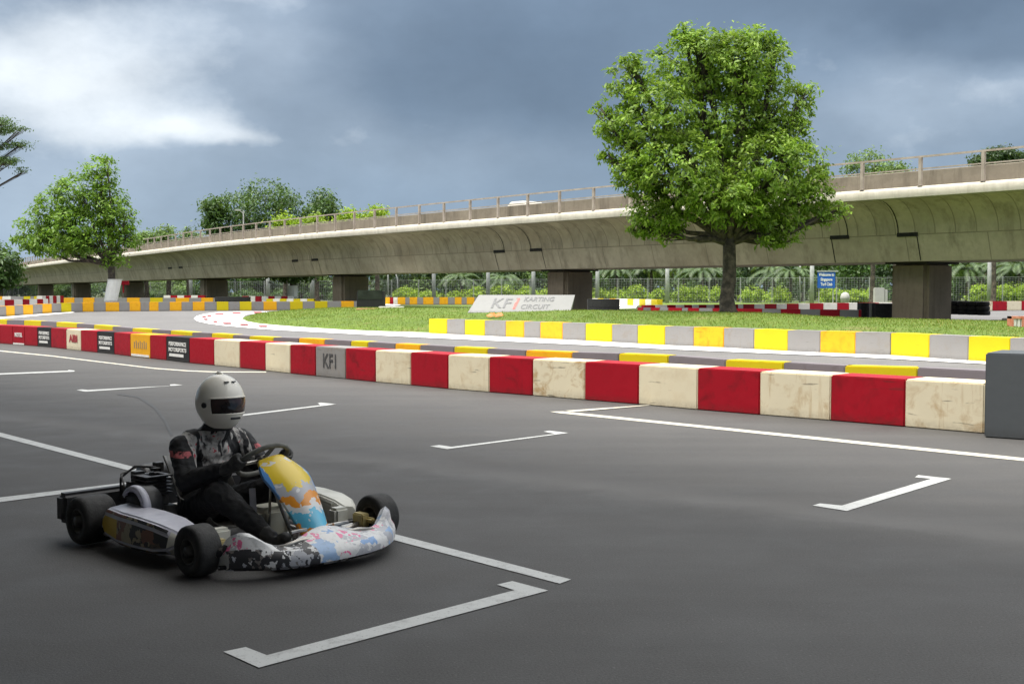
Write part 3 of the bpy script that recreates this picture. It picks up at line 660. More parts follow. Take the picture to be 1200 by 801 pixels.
Wt = (.72, .72, .72); Bk = (.03, .03, .035); Bl = (.10, .28, .62); Pk = (.75, .16, .32); Ye = (.80, .58, .04); Cy = (.12, .5, .72); Or = (.78, .30, .03); Gy = (.45, .46, .5); Nv = (.04, .07, .2)
LV_nose = livery('nose_livery', [Wt, (.22, .38, .66), Wt, Gy, Pk, Wt, (.30, .45, .68), Wt], 11, .35, 1.3)
LV_white = livery('lobe_livery', [Wt, Wt, Gy, Wt, Wt, Pk], 14, .35, 4.1, .35)
LV_dark = livery('dark_livery', [Bk, Gy, Bk, Bk, Wt, Bk, (.2, .18, .17)], 18, .45, 2.2)
LV_side = livery('side_livery', [Bk, (.10, .08, .06), Bk, (.35, .30, .2), Bk, (.22, .10, .07)], 13, .4, 6.3)
def nassau_mat():
    m, nt, b = new_mat('panel_livery'); tc = nt.nodes.new('ShaderNodeTexCoord'); v = tc.outputs['Object']; sp = nt.nodes.new('ShaderNodeSeparateXYZ'); nt.links.new(v, sp.inputs[0])
    n1 = noise(nt, v, 9, 3, .6); z = math_(nt, 'ADD', sp.outputs[2], math_(nt, 'MULTIPLY', math_(nt, 'SUBTRACT', n1, .5), .16))
    c = ramp(nt, math_(nt, 'DIVIDE', z, .6), [(0, Or), (.33, Cy), (.44, Wt), (.50, Or), (.58, Gy), (.66, Ye), (.87, Ye), (.93, Pk)], True)
    y = math_(nt, 'ABSOLUTE', sp.outputs[1])
    sp2 = ramp(nt, noise(nt, v, 13, 2, .5), [(.60, 0), (.62, 1)], True); c = mixc(nt, math_(nt, 'MULTIPLY', sp2, .9), c, Wt)
    ed = math_(nt, 'GREATER_THAN', math_(nt, 'ADD', y, math_(nt, 'MULTIPLY', n1, .05)), .148); c = mixc(nt, ed, c, Bl)
    nt.links.new(c, b.inputs['Base Color']); b.inputs['Roughness'].default_value = .3; return m
KM = {'tube': mat_noise('frame_tube', (.30, .28, .26), (.42, .4, .36), 12, .35, .05, metal=.7, rand=False),
      'dk': mat_noise('dark_metal', (.03, .03, .032), (.12, .115, .11), 16, .45, .2, metal=.4, rand=False),
      'al': mat_noise('cast_aluminium', (.22, .21, .2), (.5, .49, .46), 18, .4, .2, metal=.8, rand=False),
      'seat': mat_noise('seat_shell', (.06, .058, .055), (.2, .19, .17), 9, .4, .05, rand=False),
      'pod_top': mat_noise('pod_top', (.42, .42, .50), (.55, .55, .62), 8, .4, .0, rand=False),
      'gold': mat_noise('gold_metal', (.55, .45, .18), (.65, .55, .3), 10, .35, 0, metal=.5, rand=False),
      'plast': mat_noise('black_plastic', (.012, .012, .014), (.03, .03, .032), 10, .5, .1, rand=False),
      'tank': mat_noise('tank_plastic', (.5, .48, .38), (.62, .6, .5), 5, .4, 0, rand=False),
      'tyre': mat_noise('kart_tyre', (.014, .014, .014), (.035, .034, .033), 24, .7, .3, rand=False),
      'ivory': mat_noise('ivory_plastic', (.55, .54, .47), (.7, .69, .62), 8, .4, 0, rand=False),
      'yel': mat_noise('number_yellow', (.55, .36, .04), (.66, .46, .06), 8, .45, 0, rand=False)}
def wheel(x, y, r, w, label):
    e = MB(); Mx = Matrix.Translation((0, 0, 0)) @ Matrix.Rotation(PI / 2, 4, 'X')
    s = 1 if y > 0 else -1
    e.lathe([(0, -w * .5), (.028, -w * .5), (.032, -w * .2), (.032, w * .2), (.028, w * .5), (0, w * .5)], 14, Mx)
    h = e.build('wheel', KM['dk'], kart, smooth=True, loc=(x, y, r)); h['label'] = label
    t = MB(); pr = [(r * .50, -w * .36), (r * .56, -w * .47), (r * .75, -w * .5), (r * .9, -w * .49), (r * .975, -w * .42), (r, -w * .3), (r, -w * .1), (r, w * .1), (r, w * .3), (r * .975, w * .42), (r * .9, w * .49), (r * .75, w * .5), (r * .56, w * .47), (r * .50, w * .36)]
    t.lathe(pr, 40, Mx); t.build('tyre', KM['tyre'], h, smooth=True)
    q = MB(); q.lathe([(r * .53, -w * .44), (r * .46, -w * .46), (r * .44, -w * .25), (r * .25, -w * .12), (0, -w * .12)], 24, Mx); q.lathe([(r * .53, w * .44), (r * .46, w * .46), (r * .44, w * .25), (r * .25, w * .12), (0, w * .12)], 24, Mx); q.build('rim', KM['dk'], h, smooth=True)
wheel(0, -.585, .138, .20, 'right rear wheel with wide slick tyre'); wheel(0, .585, .138, .20, 'left rear wheel with wide slick tyre')
wheel(1.13, -.60, .132, .135, 'right front wheel with narrow slick tyre'); wheel(1.13, .60, .132, .135, 'left front wheel with narrow slick tyre')
def kp(q, name, ma, **k): return q.build(name, ma, kart, **k)
q = MB(); q.tube([(0, -.6, .138), (0, .6, .138)], .022, 14); kp(q, 'rear_axle', KM['al'], smooth=True)
q = MB()
for s in (-1, 1):
    q.tube([(-.16, s * .30, .09), (.25, s * .32, .07), (.75, s * .28, .06), (1.05, s * .22, .06), (1.38, s * .20, .08)], .016, 8)
    q.tube([(1.13, s * .24, .07), (1.13, s * .52, .12)], .016, 8); q.tube([(1.0, s * .1, .11), (1.1, s * .5, .12)], .008, 6)
    q.tube([(.18, s * .32, .07), (.18, s * .60, .08), (.92, s * .60, .08), (.92, s * .28, .07)], .012, 8)
    q.tube([(.22, s * .34, .10), (.30, s * .5, .12), (.30, s * .6, .12)], .010, 6)
for x in (-.14, .3, .95, 1.3): q.tube([(x, -.31, .07), (x, .31, .07)], .015, 8)
kp(q, 'frame', KM['tube'], smooth=True)
q = MB(); q.box(.62, 1.36, -.27, .27, .035, .045); kp(q, 'floor_tray', KM['al'])
for s in (-1, 1):
    q = MB(); q.box(1.08, 1.17, s * .48 - .03, s * .48 + .03, .09, .17); q.tube([(1.04, s * .5, .13), (1.22, s * .5, .13)], .02, 8); kp(q, 'stub_axle', KM['gold'], bevel=.008)
# rear bumper
q = MB(); q.box(-.30, -.20, -.66, .66, .09, .265); kp(q, 'rear_bumper', KM['plast'], bevel=.025, seg=3)
q = MB()
for s in (-1, 1): q.tube([(-.14, s * .3, .09), (-.2, s * .3, .15)], .014, 8)
kp(q, 'bumper_mount', KM['tube'])
# side pods: sculpted boxes
def pod(s):
    rows = []
    st = [(.17, .47, .615, .09, .205), (.22, .45, .63, .065, .235), (.40, .44, .655, .05, .235), (.60, .44, .665, .05, .235), (.78, .44, .66, .055, .225), (.89, .45, .64, .07, .205), (.945, .48, .60, .10, .17)]
    for x, y0, y1, z0, z1 in st:
        r = .018; rows.append([Vector((x, s * a, b_)) for a, b_ in ((y0, z0), (y1 - .03, z0), (y1, z0 + .03), (y1 - .008, z1 - .03), (y1 - .03, z1), (y0 + .02, z1 + .012), (y0, z1 - .02))])
    q = MB(); q.grid(rows, closeu=True)
    q.add(rows[0], [tuple(range(7))]); q.add(rows[-1], [tuple(range(7))])
    nf = 7
    for i in range(len(rows) - 1):
        for j in range(7):
            k = i * 7 + j
            if j in (1, 2, 3): q.m[k] = 1 if i > 0 else 2
            else: q.m[k] = 0
    q.m[0 * 7 + 2] = 2; q.m[1 * 7 + 2] = 2; q.m[5 * 7 + 2] = 3; q.m[5 * 7 + 1] = 3; q.m[5 * 7 + 3] = 3
    o = kp(q, 'side_pod', [KM['pod_top'] if s < 0 else KM['ivory'], LV_side, KM['yel'], KM['ivory']], bevel=.012, seg=2); smooth_angle(o, 35)
    o['label'] = 'near side pod with lilac top and yellow rear end' if s < 0 else 'far side pod with ivory top'
    q = MB(); q.box(.26, .34, s * .664 - .0015, s * .664 + .0015, .09, .2); return o
pod(-1); pod(1)
# nose cone: swept bumper shell
def nose():
    rows = []
    for i in range(33):
        u = -1 + 2 * i / 32; y = .555 * u; au = abs(u)
        xf = 1.60 - .26 * au ** 2.6; lobe = math.exp(-((au - .86) / .16) ** 2)
        zt = .145 + .05 * math.exp(-(u / .3) ** 2) + .085 * lobe; zb = .045
        xb = xf - .10 - .16 * math.exp(-(u / .55) ** 2)
        if au > .93: k = (au - .93) / .07; zt -= .05 * k * k; xb += .0
        zm = .105 + .02 * lobe
        rows.append([Vector(p) for p in ((xb, y, zb + .01), (xb - .01, y, zt - .02), (xb + .03, y, zt + .004), (xb * .45 + xf * .55, y, zt - .012), (xf - .035, y, zm + .030), (xf - .01, y, zm + .008), (xf, y, zm - .015), (xf - .004, y, zb + .018), (xf - .03, y, zb))])
    q = MB(); q.grid(rows, closeu=True); q.add(rows[0], [tuple(range(9))]); q.add(rows[-1], [tuple(range(9))])
    for i in range(32):
        for j in range(9):
            au = abs(-1 + 2 * (i + .5) / 32)
            k = i * 9 + j
            y = -1 + 2 * (i + .5) / 32
            q.m[k] = 0
            if au > .74: q.m[k] = 1
            if y < -.30: q.m[k] = 2
            if y < -.62 and j in (1, 2, 3): q.m[k] = 1
            if j in (7, 8, 0): q.m[k] = 2
            if y > .0 and j in (2, 3) and y < .74: q.m[k] = 1
    o = kp(q, 'nose_cone', [LV_nose, LV_white, LV_dark], bevel=0); smooth_angle(o, 38); return o
nose()
q = MB()
for s in (-1, 1): q.tube([(1.30, s * .2, .08), (1.42, s * .24, .11), (1.44, s * .3, .12)], .012, 8)
q.tube([(1.42, -.42, .12), (1.44, -.2, .16), (1.44, .2, .16), (1.42, .42, .12)], .012, 8); kp(q, 'front_bumper_bar', KM['tube'], smooth=True)
# checker tape and sponsor-like pink flashes on the nose
q = MB()
for k in range(7):
    for j in range(2): 
        if (k + j) % 2 == 0: q.box(1.585 - .001, 1.592 - .001, -.20 + j * .014, -.186 + j * .014, .056 + k * .014, .07 + k * .014)
# nassau panel (steering fairing)
rows = []
for i in range(13):
    t = i / 12; x = .985 + .40 * t; z = .545 - .365 * t - .05 * math.sin(t * PI) * -1
    w = .075 + .075 * math.sin(min(1, t * 2.2 + .12) * PI / 2) * (1 - .85 * max(0, t - .35) / .65)
    rows.append([Vector((x - .05 * abs(v) ** 2.2, w * v, z - .03 * abs(v) ** 2)) for v in np.linspace(-1, 1, 9)])
q = MB(); q.grid(rows); back_ = [[p + Vector((-.012, 0, -.012)) for p in r_] for r_ in rows]; q.grid(back_)
for r0, r1 in ((rows[0], back_[0]), (rows[-1], back_[-1])): q.grid([r0, r1])
for c0 in (0, 8): q.grid([[r_[c0] for r_ in rows], [r_[c0] for r_ in back_]])
o = kp(q, 'steering_fairing', nassau_mat()); smooth_angle(o, 50)
# steering
Sc = Vector((.845, 0, .50)); Sn = Vector((-.62, 0, .78)).normalized(); Sa = Vector((0, 1, 0)); Sb = Sn.cross(Sa).normalized()
def sw(a, r=.15): return Sc + (Sa * math.cos(a) + Sb * math.sin(a)) * r
q = MB(); q.tube([sw(2 * PI * k / 32) for k in range(32)], .0145, 10, closed=True); stw = kp(q, 'steering_wheel', mat_noise('suede_rim', (.10, .10, .09), (.2, .2, .18), 18, .8, .1, rand=False), smooth=True)
q = MB(); q.tube([Sc - Sn * .02, Sc + Sn * .012], .04, 14)
for a in (.2, PI - .2, -PI / 2): q.bar(Sc, sw(a, .15), .03, .006, up=Sn)
q.build('spokes', KM['al'], stw)
q = MB(); q.tube([Sc - Sn * .01, Vector((1.12, 0, .10))], .011, 8); q.tube([(1.02, -.09, .05), Sc - Sn * .12, (1.02, .09, .05)], .010, 8); kp(q, 'steering_column', KM['al'], smooth=True)
q = MB(); q.bar((.985, -.15, .06), (.90, -.11, .36), .035, .012); kp(q, 'side_stay', KM['pod_top'])
q = MB()
for s in (-1, 1):
    q.tube([(1.30, s * .14, .06), (1.36, s * .14, .19)], .007, 6); q.tube([(1.36, s * .09, .19), (1.36, s * .19, .19)], .010, 6)
kp(q, 'pedal', KM['al'])
q = MB(); q.box(.80, .98, -.1, .1, .07, .25); kp(q, 'fuel_tank', KM['tank'], bevel=.03, seg=3)
# seat
rows = []
for i in range(15):
    t = i / 14
    if t < .45: k = t / .45; x = .58 - .34 * k; z = .09 - .03 * k + .0; hw = .17; lip = .10 + .10 * k
    else: k = (t - .45) / .55; x = .24 - .17 * k - .0; z = .06 + .40 * k; hw = .175; lip = .17 - .11 * k
    dirn = Vector((0, 0, 1)) if t < .45 else Vector((.8, 0, .25)).normalized()
    rows.append([Vector((x, 0, z)) + Vector((0, v * (hw + .02 * abs(v)), 0)) + dirn * (lip * abs(v) ** 3.5) for v in np.linspace(-1, 1, 13)])
q = MB(); q.grid(rows); o = kp(q, 'seat', KM['seat'], smooth=True, fixn=False); sm_ = o.modifiers.new('solid', 'SOLIDIFY'); sm_.thickness = .008
# engine, airbox, exhaust, radiator on their mounts
q = MB(); q.box(.13, .35, -.43, -.24, .09, .22); q.box(.17, .31, -.40, -.27, .22, .27)
for k in range(6): q.box(.10, .28, -.40, -.22, .275 + k * .02, .285 + k * .02)
q.box(.15, .25, -.35, -.25, .27, .385); q.tube([(.19, -.31, .38), (.19, -.31, .40)], .018, 8); o = kp(q, 'engine', KM['dk'], bevel=.005)
q = MB(); q.lathe([(0, -.06), (.105, -.06), (.12, -.04), (.12, .04), (.105, .06), (0, .06)], 22, Matrix.Translation((.30, -.42, .225)) @ Matrix.Rotation(PI / 2, 4, 'X')); q.build('airbox', KM['plast'], kart, smooth=True)
q = MB(); q.grid([[Vector((.30 + (.13 + dr) * math.cos(a_), y_, .225 + (.13 + dr) * math.sin(a_) * .95)) for y_, dr in ((-.50, -.03), (-.498, .0), (-.475, .006), (-.455, .002), (-.455, -.01), (-.49, -.014))] for a_ in np.linspace(2.6, -.5, 14)], closeu=True); kp(q, 'airbox_lid', KM['pod_top'], smooth=True)
q = MB(); q.tube([(.02, -.24, .33), (-.10, -.2, .36), (-.16, -.05, .35), (-.17, .12, .32)], [.025, .045, .05, .03], 12); q.tube([(-.17, .12, .32), (-.2, .22, .28)], .018, 8); kp(q, 'exhaust', KM['dk'], smooth=True)
q = MB()
for (a, b_, c, s) in ((-.06, -.28, .42, .03), (-.03, -.17, .47, .025), (.03, -.22, .45, .022), (.05, -.35, .44, .03), (-.09, -.32, .33, .04), (-.12, -.14, .44, .02), (.0, -.36, .38, .025)):
    q.box(a - s + .05, a + s + .05, b_ - s, b_ + s, c - s - .07, c + s - .07)
q.tube([(-.10, -.35, .2), (-.08, -.36, .34), (-.02, -.3, .41), (.05, -.2, .40)], .008, 6); q.tube([(.04, -.4, .30), (-.04, -.38, .37), (-.06, -.25, .40), (-.06, -.1, .36)], .007, 6)
kp(q, 'hoses_and_coil', KM['dk'], bevel=.006)
q = MB(); q.box(.18, .42, .30, .34, .10, .44); kp(q, 'radiator', KM['dk'], bevel=.006)
q = MB(); q.lathe([(.03, -.004), (.10, -.004), (.10, .004), (.03, .004)], 26, Matrix.Translation((0, .16, .138)) @ Matrix.Rotation(PI / 2, 4, 'X')); kp(q, 'brake_disc', KM['al'])
q = MB(); q.lathe([(.03, -.004), (.115, -.004), (.115, .004), (.03, .004)], 30, Matrix.Translation((0, -.22, .138)) @ Matrix.Rotation(PI / 2, 4, 'X')); kp(q, 'sprocket', KM['dk'])
q = MB()
for s in (-1, 1):
    q = MB(); q.box(.98, 1.06, s * .40 - .05, s * .40 + .05, .11, .20); kp(q, 'front_cover', KM['ivory'], bevel=.015)
q = MB(); q.tube([(1.22, -.60, .10), (1.30, -.50, .17), (1.38, -.36, .13), (1.48, -.28, .10)], [.018, .03, .025, .016], 10); q.tube([(1.28, -.58, .06), (1.42, -.42, .07), (1.52, -.28, .07)], .012, 8); kp(q, 'side_nerf_bar', LV_dark, smooth=True)
# ================================================================== THE DRIVER
drv = empty('person', KLOC, KRZ, 'kart driver in white full face helmet and black race suit gripping the steering wheel', 'person')
def capsule(q, p, r0, e, r1, n=14, sy=1.0):
    p = Vector(p); e = Vector(e); d = (e - p); L = d.length; d.normalize() if L > 1e-6 else None
    pts = []; rs = []
    for k in range(5): a = -PI / 2 + k * PI / 8; pts.append(p + d * math.sin(a) * r0); rs.append(max(.0015, r0 * math.cos(a)))
    for k in range(1, 6): a = k * PI / 10; pts.append(e + d * math.sin(a) * r1); rs.append(max(.0015, r1 * math.cos(a)))
    q.tube(pts, rs, n)
def ellip(q, c, rx, ry, rz, n=20):
    rows = []
    for i in range(11):
        a = -PI / 2 + PI * i / 10; rows.append([Vector(c) + Vector((rx * math.cos(a) * math.cos(2 * PI * k / n), ry * math.cos(a) * math.sin(2 * PI * k / n), rz * math.sin(a))) for k in range(n)])
    q.grid(rows, closeu=True)
    q.add(rows[0], [tuple(range(n))]); q.add(rows[-1], [tuple(range(n))])
def fuse(q, name, ma, parent, voxel, smooth_it=6, deci=None):
    o = q.build(name, ma, parent)
    r_ = o.modifiers.new('r', 'REMESH'); r_.mode = 'VOXEL'; r_.voxel_size = voxel
    s_ = o.modifiers.new('s', 'SMOOTH'); s_.iterations = smooth_it; s_.factor = .5
    me = evaluated(o, name); o.modifiers.clear(); o.data = me
    me.materials.clear()
    for m in (ma if isinstance(ma, (list, tuple)) else [ma]): me.materials.append(m)
    for p in me.polygons: p.use_smooth = True
    return o
def suit_mat():
    m, nt, b = new_mat('race_suit'); tc = nt.nodes.new('ShaderNodeTexCoord'); v = tc.outputs['Object']; sp = nt.nodes.new('ShaderNodeSeparateXYZ'); nt.links.new(v, sp.inputs[0])
    X, Y, Z = sp.outputs; ay = math_(nt, 'ABSOLUTE', Y)
    wr = noise(nt, v, 14, 5, .6, .5)
    chest = math_(nt, 'MULTIPLY', math_(nt, 'GREATER_THAN', Z, .42), math_(nt, 'LESS_THAN', Z, .635))
    chest = math_(nt, 'MULTIPLY', chest, math_(nt, 'LESS_THAN', ay, .20)); chest = math_(nt, 'MULTIPLY', chest, math_(nt, 'GREATER_THAN', X, .22))
    mp = nt.nodes.new('ShaderNodeMapping'); nt.links.new(v, mp.inputs[0]); mp.inputs['Scale'].default_value = (4, 17, 5); mp.inputs['Rotation'].default_value = (.35, 0, 0)
    pat = ramp(nt, noise(nt, mp.outputs[0], 1.0, 3, .6), [(.44, 0), (.48, 1)])
    pc = ramp(nt, noise(nt, v, 30, 3, .5), [(.34, (.12, .11, .11)), (.44, (.40, .38, .36)), (.62, (.55, .53, .50)), (.66, (.5, .05, .07))])
    c = mixc(nt, math_(nt, 'MULTIPLY', chest, pat), (.010, .010, .012), pc)
    arm = math_(nt, 'MULTIPLY', math_(nt, 'GREATER_THAN', ay, .215), math_(nt, 'MULTIPLY', math_(nt, 'GREATER_THAN', Z, .50), math_(nt, 'LESS_THAN', Z, .535)))
    arm = math_(nt, 'MULTIPLY', arm, ramp(nt, noise(nt, v, 24, 2), [(.4, 0), (.5, 1)]))
    c = mixc(nt, arm, c, (.5, .12, .13))
    c = mixc(nt, math_(nt, 'MULTIPLY', math_(nt, 'GREATER_THAN', Z, .635), 1.0), c, (.012, .012, .014))
    nt.links.new(c, b.inputs['Base Color']); b.inputs['Roughness'].default_value = .75
    bump(nt, b, wr, .6, .02); return m
q = MB()
HX = .43
ellip(q, (.24, 0, .17), .135, .165, .12); ellip(q, (.26, 0, .28), .115, .145, .13); ellip(q, (.30, 0, .42), .125, .165, .15); ellip(q, (.33, 0, .52), .11, .175, .10)
capsule(q, (.32, -.15, .55), .075, (.32, .15, .55), .075); capsule(q, (.34, 0, .58), .095, (.40, 0, .655), .080); capsule(q, (.33, -.13, .565), .08, (.33, .13, .565), .08)
HANDS = {}
for s in (-1, 1):
    sh_ = (.335, s * .195, .545); el_ = (.50, s * .275, .375)
    ha = Vector(sw(0 if s > 0 else PI, .15)) ; wr_ = ha + Vector((-.075, s * .018, -.03))
    capsule(q, sh_, .078, el_, .062); capsule(q, el_, .060, wr_, .040)
    HANDS[s] = (ha, wr_)
    kn = (.74, s * .215, .315); an = (1.10, s * .145, .12)
    capsule(q, (.30, s * .10, .16), .105, kn, .082); capsule(q, kn, .080, an, .050)
    # boot
    capsule(q, an, .045, (1.16, s * .145, .075), .040); capsule(q, (1.12, s * .145, .065), .038, (1.24, s * .14, .135), .034)
# hands: palm, four curled fingers, thumb
for s, (ha, wr_) in HANDS.items():
    tang = Sb.copy()                        # along the rim at the side of the wheel
    outw = Sa * s                           # away from the hub
    back = Sn                               # towards the driver
    palm = ha + back * .026 + outw * .016
    capsule(q, wr_, .030, palm, .030); capsule(q, palm - tang * .028, .022, palm + tang * .030, .022)
    for k, (o_, ln) in enumerate(((-.036, .85), (-.012, 1.0), (.012, .96), (.036, .8))):
        b0 = palm + tang * o_ + outw * .012
        b1 = ha + tang * o_ + outw * .034 * 1.0 + back * .002; b2 = ha + tang * o_ + outw * .018 - back * .028 * ln; b3 = ha + tang * o_ - outw * .012 - back * .026 * ln
        capsule(q, b0, .0105, b1, .0105, 8); capsule(q, b1, .0105, b2, .0098, 8); capsule(q, b2, .0098, b3, .0088, 8)
    t0 = palm + tang * .03 - outw * .012; t1 = ha + tang * .048 - outw * .026 + back * .012; t2 = ha + tang * .034 - outw * .028 - back * .012
    capsule(q, t0, .013, t1, .011, 8); capsule(q, t1, .011, t2, .010, 8)
body = fuse(q, 'body', suit_mat(), drv, .0075, 4)
NRM = [Vector(n_.vector) for n_ in body.data.vertex_normals]
for v_, n0 in zip(body.data.vertices, NRM):
    c = v_.co.copy()
    if c.x > .74 and c.z > .40: continue
    f1 = mnoise.noise(Vector((c.x * 16, c.y * 16, c.z * 22))); f2 = mnoise.noise(Vector((c.x * 34 + 5, c.y * 34, c.z * 40)))
    v_.co = c + n0 * (.011 * (.5 - abs(f1)) * 1.0 - .003 + .004 * f2)
# gloves and boots are coloured by where they are on the body
gl = mat_noise('glove', (.02, .02, .022), (.09, .09, .085), 22, .7, .2, rand=False); bo = mat_noise('boot', (.015, .015, .017), (.05, .05, .05), 14, .5, .1, rand=False)
body.data.materials.append(gl); body.data.materials.append(bo)
for p in body.data.polygons:
    c = p.center
    if c.x > .745 and c.z > .40 : p.material_index = 1
    elif c.x > 1.09: p.material_index = 2
# helmet
HC = Vector((HX, 0, .797)); HR = (.152, .138, .170)
def hsurf(az_, el_, k=1.0):
    x = math.cos(el_) * math.cos(az_); y = math.cos(el_) * math.sin(az_); z = math.sin(el_)
    f = max(0, math.cos(az_)); low = max(0, min(1, (-el_ + .15) / .9))
    ex = HR[0] + .034 * f ** 2 * low * 1.0 + (.012 if math.cos(az_) < 0 else 0)
    nar = 1 - .13 * low ** 1.5 * (1 - f * .3)
    return HC + Vector((x * ex, y * HR[1] * nar, z * HR[2] * (1 if z > 0 else .98))) * k
rows = []
for i in range(27):
    e_ = -1.12 + (PI / 2 + 1.12) * i / 26; rows.append([hsurf(2 * PI * k / 44, e_) for k in range(44)])
rows.insert(0, [HC + (v_ - HC) * .86 + Vector((0, 0, .004)) for v_ in rows[0]])
q = MB(); q.grid(rows, closeu=True)
hm = mat_noise('helmet_shell', (.88, .84, .74), (.92, .88, .79), 3, .2, 0, rand=False)
hel = q.build('helmet', hm, drv, smooth=True)
rows = []
for i in range(9):
    e_ = -.33 + .53 * i / 8; rows.append([hsurf(a_, e_ + .02 * math.cos(a_ * 1.3), 1.008) for a_ in np.linspace(-1.02, 1.02, 25)])
q = MB(); q.grid(rows); q.build('visor', mat_noise('smoked_visor', (.014, .011, .012), (.06, .03, .026), 9, .10, 0, rand=False), hel, smooth=True)
rows = []
q = MB(); loop_ = [hsurf(a_, .215 + .02 * math.cos(a_ * 1.3), 1.006) for a_ in np.linspace(-1.08, 1.08, 25)] + [hsurf(a_, -.345 + .02 * math.cos(a_ * 1.3), 1.006) for a_ in np.linspace(1.08, -1.08, 25)]
q.tube(loop_, .0045, 6, closed=True); q.build('visor_seal', hm, hel, smooth=True)
q = MB(); q.tube([hsurf(2 * PI * k / 40, -1.12, .985) for k in range(40)], .010, 8, closed=True); q.build('neck_trim', KM['plast'], hel, smooth=True)
for s in (-1, 1):
    q = MB(); c_ = hsurf(s * 1.32, -.02, 1.0); nrm_ = (c_ - HC).normalized(); q.tube([c_ - nrm_ * .004, c_ + nrm_ * .008], .016, 14); q.build('visor_pivot', KM['plast'], hel)
q = MB(); a0, a1 = hsurf(0, 1.45), hsurf(PI, 1.2); q.tube([a0, HC + Vector((-.01, 0, HR[2] + .001)), a1], [.010, .016, .008], 10); q.build('top_vent', hm, hel, smooth=True)
q = MB()
for s in (-1, 1): c_ = hsurf(s * .25, .85, 1.004); q.box(c_.x - .012, c_.x + .012, c_.y - .012, c_.y + .012, c_.z - .003, c_.z + .003)
c_ = hsurf(0, -.5, 1.004); q.box(c_.x - .006, c_.x + .004, -.03, .03, c_.z - .006, c_.z + .006); q.build('vent', KM['plast'], hel)
# ================================================================== THE VIADUCT
EP = [(64, -13), (50, 3.2), (36, 19.5), (26.5, 31), (17, 42.6), (4.26, 57), (-11.6, 76.4), (-24, 93.5), (-37.3, 115), (-53, 140), (-72, 172), (-100, 222), (-130, 285)]
def catmull(P, n=12):
    out = []
    P = [Vector((*p, 0)) for p in P]
    for i in range(len(P) - 1):
        p0 = P[max(i - 1, 0)]; p1 = P[i]; p2 = P[i + 1]; p3 = P[min(i + 2, len(P) - 1)]
        for k in range(n):
            t = k / n; out.append(.5 * ((2 * p1) + (p2 - p0) * t + (2 * p0 - 5 * p1 + 4 * p2 - p3) * t * t + (3 * p1 - p0 - 3 * p2 + p3) * t ** 3))
    out.append(P[-1]); return out
EC = catmull(EP, 14)
for _ in range(6): EC = [EC[0]] + [(EC[i - 1] + EC[i] * 2 + EC[i + 1]) / 4 for i in range(1, len(EC) - 1)] + [EC[-1]]
S = [0.0]
for a, b_ in zip(EC, EC[1:]): S.append(S[-1] + (b_ - a).length)
def eat(s):
    for i in range(len(S) - 1):
        if S[i] <= s <= S[i + 1]:
            t = (s - S[i]) / (S[i + 1] - S[i]); p = EC[i].lerp(EC[i + 1], t)
            a = EC[max(i - 1, 0)]; b_ = EC[min(i + 2, len(EC) - 1)]; d = (b_ - a).normalized(); return p, d, Vector((d.y, -d.x, 0)) * (1 if d.y * 1 > 0 else -1)
    return EC[-1], (EC[-1] - EC[-2]).normalized(), Vector((.8, .6, 0))
def eo(s, u, z):
    p, d, n = eat(s); return p + n * u + Vector((0, 0, z))
def s_at_px(px, u=0.0):
    best = None
    s = 5.0
    while s < S[-1] - 1:
        p = eo(s, u, 0)
        if p.y > 8:
            e = abs(600 + p.x / p.y * F - px)
            if best is None or e < best[0]: best = (e, s)
        s += .1
    return best[1]
via = empty('viaduct', (EC[40].x, EC[40].y, 0), 0, 'long concrete viaduct with curved underside crossing behind the track', 'bridge')
IV = Matrix.Translation(-via.location)
def vpart(q, name, ma, **k):
    q.v = [tuple(IV @ Vector(v)) for v in q.v]; return q.build(name, ma, via, **k)
kz, sz, tz = 3.75, 2.69, 5.5
def curve(t): return (.2 + 1.5 * math.sin(t * PI / 2), kz + 1.33 * math.cos(t * PI / 2))
prof = [(2.05, sz, 0.0), (1.7, kz, 1.0)] + [(*curve(1 - k / 8), 1.0 + k / 8 * 1.95) for k in range(1, 9)]
mir = [(8.0 - u, z, v) for u, z, v in prof]
svals = np.arange(0, S[-1] - .5, 1.7)
def sweep(pr, close=False):
    rows = []; uvs = []
    for s in svals:
        p, d, n = eat(s); rows.append([p + n * a[0] + Vector((0, 0, a[1])) for a in pr])
    q = MB(); q.grid(rows, closeu=close); return q
def add_uv(o, pr, close=False):
    me = o.data; uv = me.uv_layers.new(name='UVMap'); nc = len(pr); 
    for p in me.polygons:
        for li in p.loop_indices:
            vi = me.loops[li].vertex_index; i, j = divmod(vi, nc)
            uv.data[li].uv = (svals[min(i, len(svals) - 1)], pr[j][2])
gp_ = prof[::-1] + [mir[0]] + mir[1:]
gp_ = prof[::-1] + mir
q = sweep(gp_); o = vpart(q, 'girder', M['girder'], smooth=True, fixn=False); add_uv(o, gp_)
bm = bmesh.new(); bm.from_mesh(o.data); bmesh.ops.recalc_face_normals(bm, faces=bm.faces)
f = min(bm.faces, key=lambda f: f.calc_center_median().z)
if f.normal.z > 0: bmesh.ops.reverse_faces(bm, faces=bm.faces)
bm.to_mesh(o.data); bm.free(); smooth_angle(o, 25)
def ramp_ring(r=.14):
    return [(0.02, 5.1), (0.0, 5.2), (0.0, 5.36), (.05, 5.46), (.14, 5.5), (.92, 5.5), (.92, 5.44), (7.08, 5.44), (7.08, 5.5), (7.86, 5.5), (7.95, 5.46), (8, 5.36), (8, 5.2), (7.98, 5.1), (7.75, 5.085), (.25, 5.085)]
o = vpart(sweep(ramp_ring(), True), 'deck_edge', M['fascia']); smooth_angle(o, 50)
